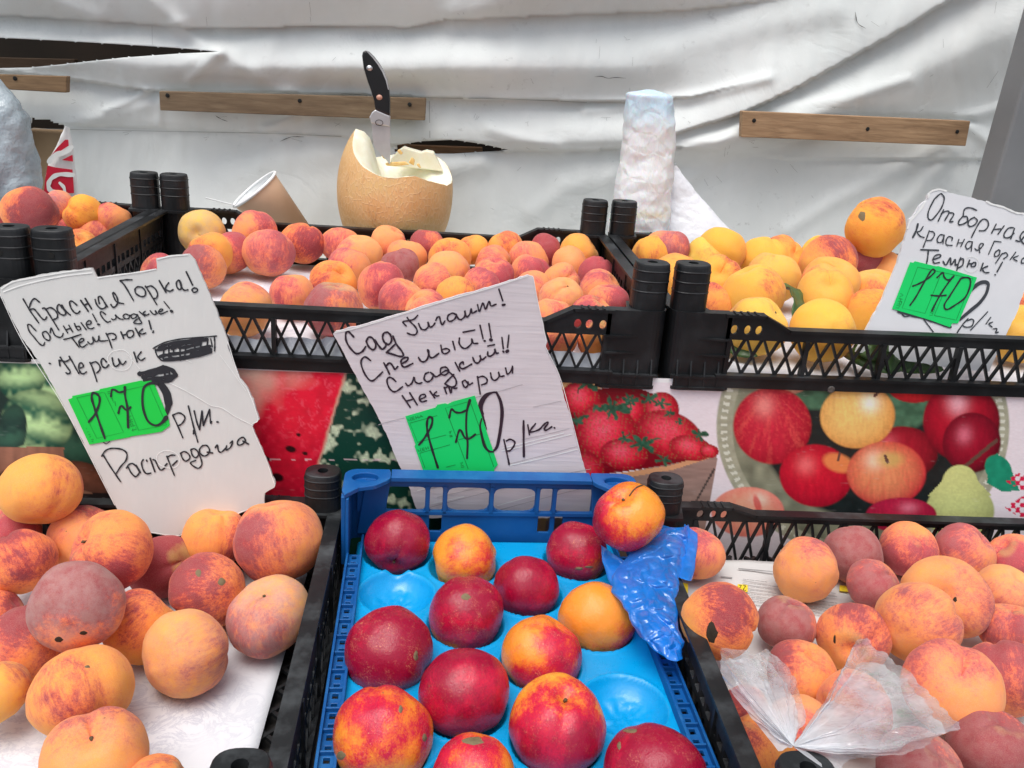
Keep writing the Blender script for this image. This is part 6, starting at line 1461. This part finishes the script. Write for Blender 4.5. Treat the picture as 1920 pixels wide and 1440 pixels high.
o, c = fan_bag('clear_plastic_bag', (1486, 1398, -.199), [(1562,1283,-.203),(1590,1236,-.200),(1600,1198,-.196),(1622,1197,-.198),(1645,1220,-.198),(1700,1252,-.196),(1752,1312,-.194),(1808,1372,-.194),(1782,1388,-.196),(1700,1403,-.198),(1640,1428,-.200),(1560,1448,-.203)], pz, 6, .0095, .0060, 34, M_CLEAR, 3, sag=.012)
fan_bag('bag_layer', (1486, 1398, -.1985), [(1572,1300,-.198),(1600,1260,-.195),(1640,1240,-.193),(1700,1275,-.191),(1750,1335,-.190),(1770,1372,-.190),(1700,1394,-.192),(1620,1418,-.196)], pz, 8, .0060, .0060, 40, M_CLEAR, 21, sag=.012, parent=o, c=c)
tag(o, 'crumpled clear plastic bag knotted over the post of the lower right crate', 'plastic bag')
fan_bag('bag_tail', (1486, 1398, -.199), [(1455,1402,-.208),(1400,1335,-.206),(1366,1290,-.204),(1346,1250,-.202),(1352,1226,-.202),(1385,1220,-.203),(1440,1222,-.204),(1478,1250,-.204),(1500,1290,-.205),(1509,1340,-.206)], pz, 11, .0060, .0060, 45, M_CLEAR, 8, parent=o, c=c)
fan_bag('bag_layer', (1486, 1398, -.1985), [(1462,1396,-.204),(1412,1330,-.200),(1380,1282,-.198),(1362,1245,-.197),(1400,1232,-.197),(1445,1245,-.198),(1478,1285,-.199),(1496,1335,-.202)], pz, 13, .0050, .0055, 50, M_CLEAR, 31, parent=o, c=c)
# crumpled blue bag over the edge of the blue crate
o, c = strip_bag('blue_plastic_bag', [(1246,984,-.222),(1216,1005,-.224),(1180,1042,-.228),(1152,1078,-.232),(1150,1110,-.236),(1176,1150,-.240),(1204,1195,-.246),(1214,1200,-.247),(1228,1216,-.250),(1244,1226,-.252)],
             [(1292,982,-.222),(1296,1000,-.224),(1290,1045,-.230),(1276,1082,-.234),(1272,1120,-.238),(1271,1150,-.240),(1276,1180,-.244),(1284,1200,-.247),(1280,1226,-.252)], pz, .019, .0120, 38, M_BLUEBAG, 2, 120, 70)
tag(o, 'crumpled shiny blue plastic bag between the nectarines and the right crate', 'plastic bag')
strip_bag('bag_fold', [(1128,1022,-.236),(1130,1055,-.240),(1140,1085,-.244),(1152,1108,-.246)], [(1170,1050,-.234),(1178,1062,-.238),(1176,1085,-.240),(1170,1110,-.243)], pz, .004, .004, 40, M_BLUEBAG, 6, 30, 20, parent=o, c=c)
strip_bag('bag_fold', [(1284,982,-.220),(1278,1030,-.226),(1274,1082,-.232)], [(1309,1000,-.222),(1306,1045,-.228),(1298,1088,-.234)], pz, .006, .004, 40, M_BLUEBAG, 9, 40, 20, parent=o, c=c)

def tube_bag(name, rows, Y, mat, amp, sc, label, cat, flat=.8, seed=0, nu=70, nv=80, parent=None, c=None):
    """rows: (px y, left px, right px)"""
    rr = interp([(r[0], 0, r[1], r[2]) for r in rows], nv); rings = []
    for k in range(nv):
        y, _, l, r_ = rr[k]; a, b = aty(l, y, Y), aty(r_, y, Y); cx = (a+b)/2; R = np.linalg.norm(b-a)/2; ring = []
        end = min(1, (k+1)/3.0)
        for j in range(nu):
            t = 2*math.pi*j/nu; e = 2/2.3; p = cx+np.array([R*math.copysign(abs(math.cos(t))**e, math.cos(t))*end, R*flat*math.copysign(abs(math.sin(t))**e, math.sin(t))*end, 0])
            d = crumple(p, amp, sc, seed)+amp*.6*fb(p, sc*.5, 2, seed); p = p+np.array([math.cos(t), math.sin(t), 0])*d; ring.append(p)
        rings.append(ring)
    P = np.array(rings)
    if c is None: c = P.reshape(-1, 3).mean(0)
    mb = MB(); mb.loft((P-c).tolist(), (True, True)); o = mb.build(name, mat, parent, True, rec=False)
    if parent is None: o.location = c; tag(o, label, cat)
    return o, c
def m_roll():
    m, nt, b = new_mat('white_crinkled_bag'); co = coord(nt); sp = N(nt, 'ShaderNodeSeparateXYZ'); nt.links.new(co, sp.inputs[0])
    n1 = noise(nt, co, 25, 3)
    z = mth(nt, 'ADD', sp.outputs[2], mth(nt, 'MULTIPLY', mth(nt, 'SUBTRACT', n1, .5), .04))
    c = mixc(nt, ramp(nt, mth(nt, 'ADD', mth(nt, 'MULTIPLY', z, 8), .0), [(.42, 0.0), (.75, .6)]), (.82, .85, .86), (.36, .62, .80))
    yl = ramp(nt, mth(nt, 'ADD', mth(nt, 'MULTIPLY', z, 8), 1.0), [(.50, 0.0), (.56, .8), (.60, .7), (.68, 0.0)])
    c = mixc(nt, mth(nt, 'MULTIPLY', yl, ramp(nt, n1, [(.45, 0.0), (.6, .8)])), c, (.78, .68, .36))
    nt.links.new(c, b.inputs['Base Color']); b.inputs['Roughness'].default_value = .32; b.inputs['Transmission Weight'].default_value = .0
    b.inputs['Subsurface Weight'].default_value = .4; b.inputs['Subsurface Scale'].default_value = .03
    vo = N(nt, 'ShaderNodeTexVoronoi'); vo.feature = 'F2'; vo.inputs['Scale'].default_value = 38; nt.links.new(co, vo.inputs['Vector']); bump(nt, b, mth(nt, 'ADD', vo.outputs['Distance'], mth(nt, 'MULTIPLY', noise(nt, coord(nt, 'Object', (3, 3, 1)), 30, 4), .8)), .5, .007)
    return m
M_ROLL = m_roll()
tube_bag('white_plastic_bag', [(168,1190,1250),(178,1174,1262),(230,1168,1266),(270,1166,1266),(330,1156,1262),(380,1148,1258),(430,1140,1254),(470,1138,1254)], .45, M_ROLL, .0034, 26, 'tall crumpled white plastic bag with bluish top standing behind the crates', 'plastic bag', .8, 4)
tube_bag('white_plastic_bag', [(306,1262,1270),(325,1258,1282),(345,1254,1298),(380,1246,1325),(410,1240,1352),(440,1234,1385),(480,1225,1420)], .47, simple('white_thin_bag', (.74, .77, .82), (.82, .84, .88), 10, .4, .5, .004), .0045, 20, 'low draped white plastic bag right of the tall one', 'plastic bag', .6, 9)
# small print on the tall white bag
o, c = tube_bag('grey_plastic_bag', [(120,-90,-40),(145,-110,0),(170,-120,22),(215,-130,50),(270,-130,68),(330,-130,80),(380,-130,84),(440,-130,84)], .42, simple('translucent_grey_film', (.24, .31, .35), (.44, .50, .53), 14, .22, .6, .006), .013, 15, 'large crumpled grey-blue plastic bag at the left edge', 'plastic bag', .6, 12)
# red and white bag scrap
def posy(Y): return lambda x, y, d: aty(x, y, Y+d)
o, c = strip_bag('printed_bag', [(124,238,0),(108,272,0),(92,300,0),(86,330,0),(82,372,0)], [(131,240,0),(138,275,0),(141,310,0),(146,350,0),(150,392,0)], posy(.545), .008, .003, 30, simple('white_bag_red_print', (.70, .70, .69), (.78, .78, .77), 20, .45, .2), 3, 40, 24)
tag(o, 'white bag with red print hanging beside the grey bag at left', 'plastic bag')
rd = MB(); rp = lambda x, y, l: aty(x, y, .5335-l)-c
red = simple('red_print', (.50, .008, .03), (.58, .012, .04), 20, .45, 0)
for k, pts in enumerate(([(108,276),(122,262),(128,262),(129,273),(112,284),(97,290)], [(89,310),(104,314),(136,318),(139,362),(82,364),(84,340)], [(116,300),(136,290),(137,303)])):
    rd.add([rp(x, y, .0002*k) for x, y in pts], [tuple(range(len(pts)))])
rd.build('red_print', red, o)
wl = MB()
for st, w in (([(137,328),(112,327),(97,334),(91,346),(94,356),(108,361)], 8), ([(92,303),(104,290),(122,286),(134,276)], 9), ([(112,343),(120,352),(121,364)], 6)): ribbon(wl, st, w, rp, .0012+w*1e-5)
wl.build('white_letter_shapes', M_TORN_HIGHLIGHT, o, rec=False)
mb = MB(); a, b = aty(60, 246, .64), aty(140, 252, .64); c_ = (a+b)/2; mb.box((a[0]-c_[0]-.02, 0, -.14), (b[0]-c_[0], .05, a[2]-c_[2]))
o = mb.build('cardboard_box', simple('brown_cardboard', (.34, .23, .13), (.42, .29, .17), 10, .8, .1), None, False, .002); o.location = c_; tag(o, 'brown cardboard box glimpsed behind the torn tarpaulin at left', 'box')
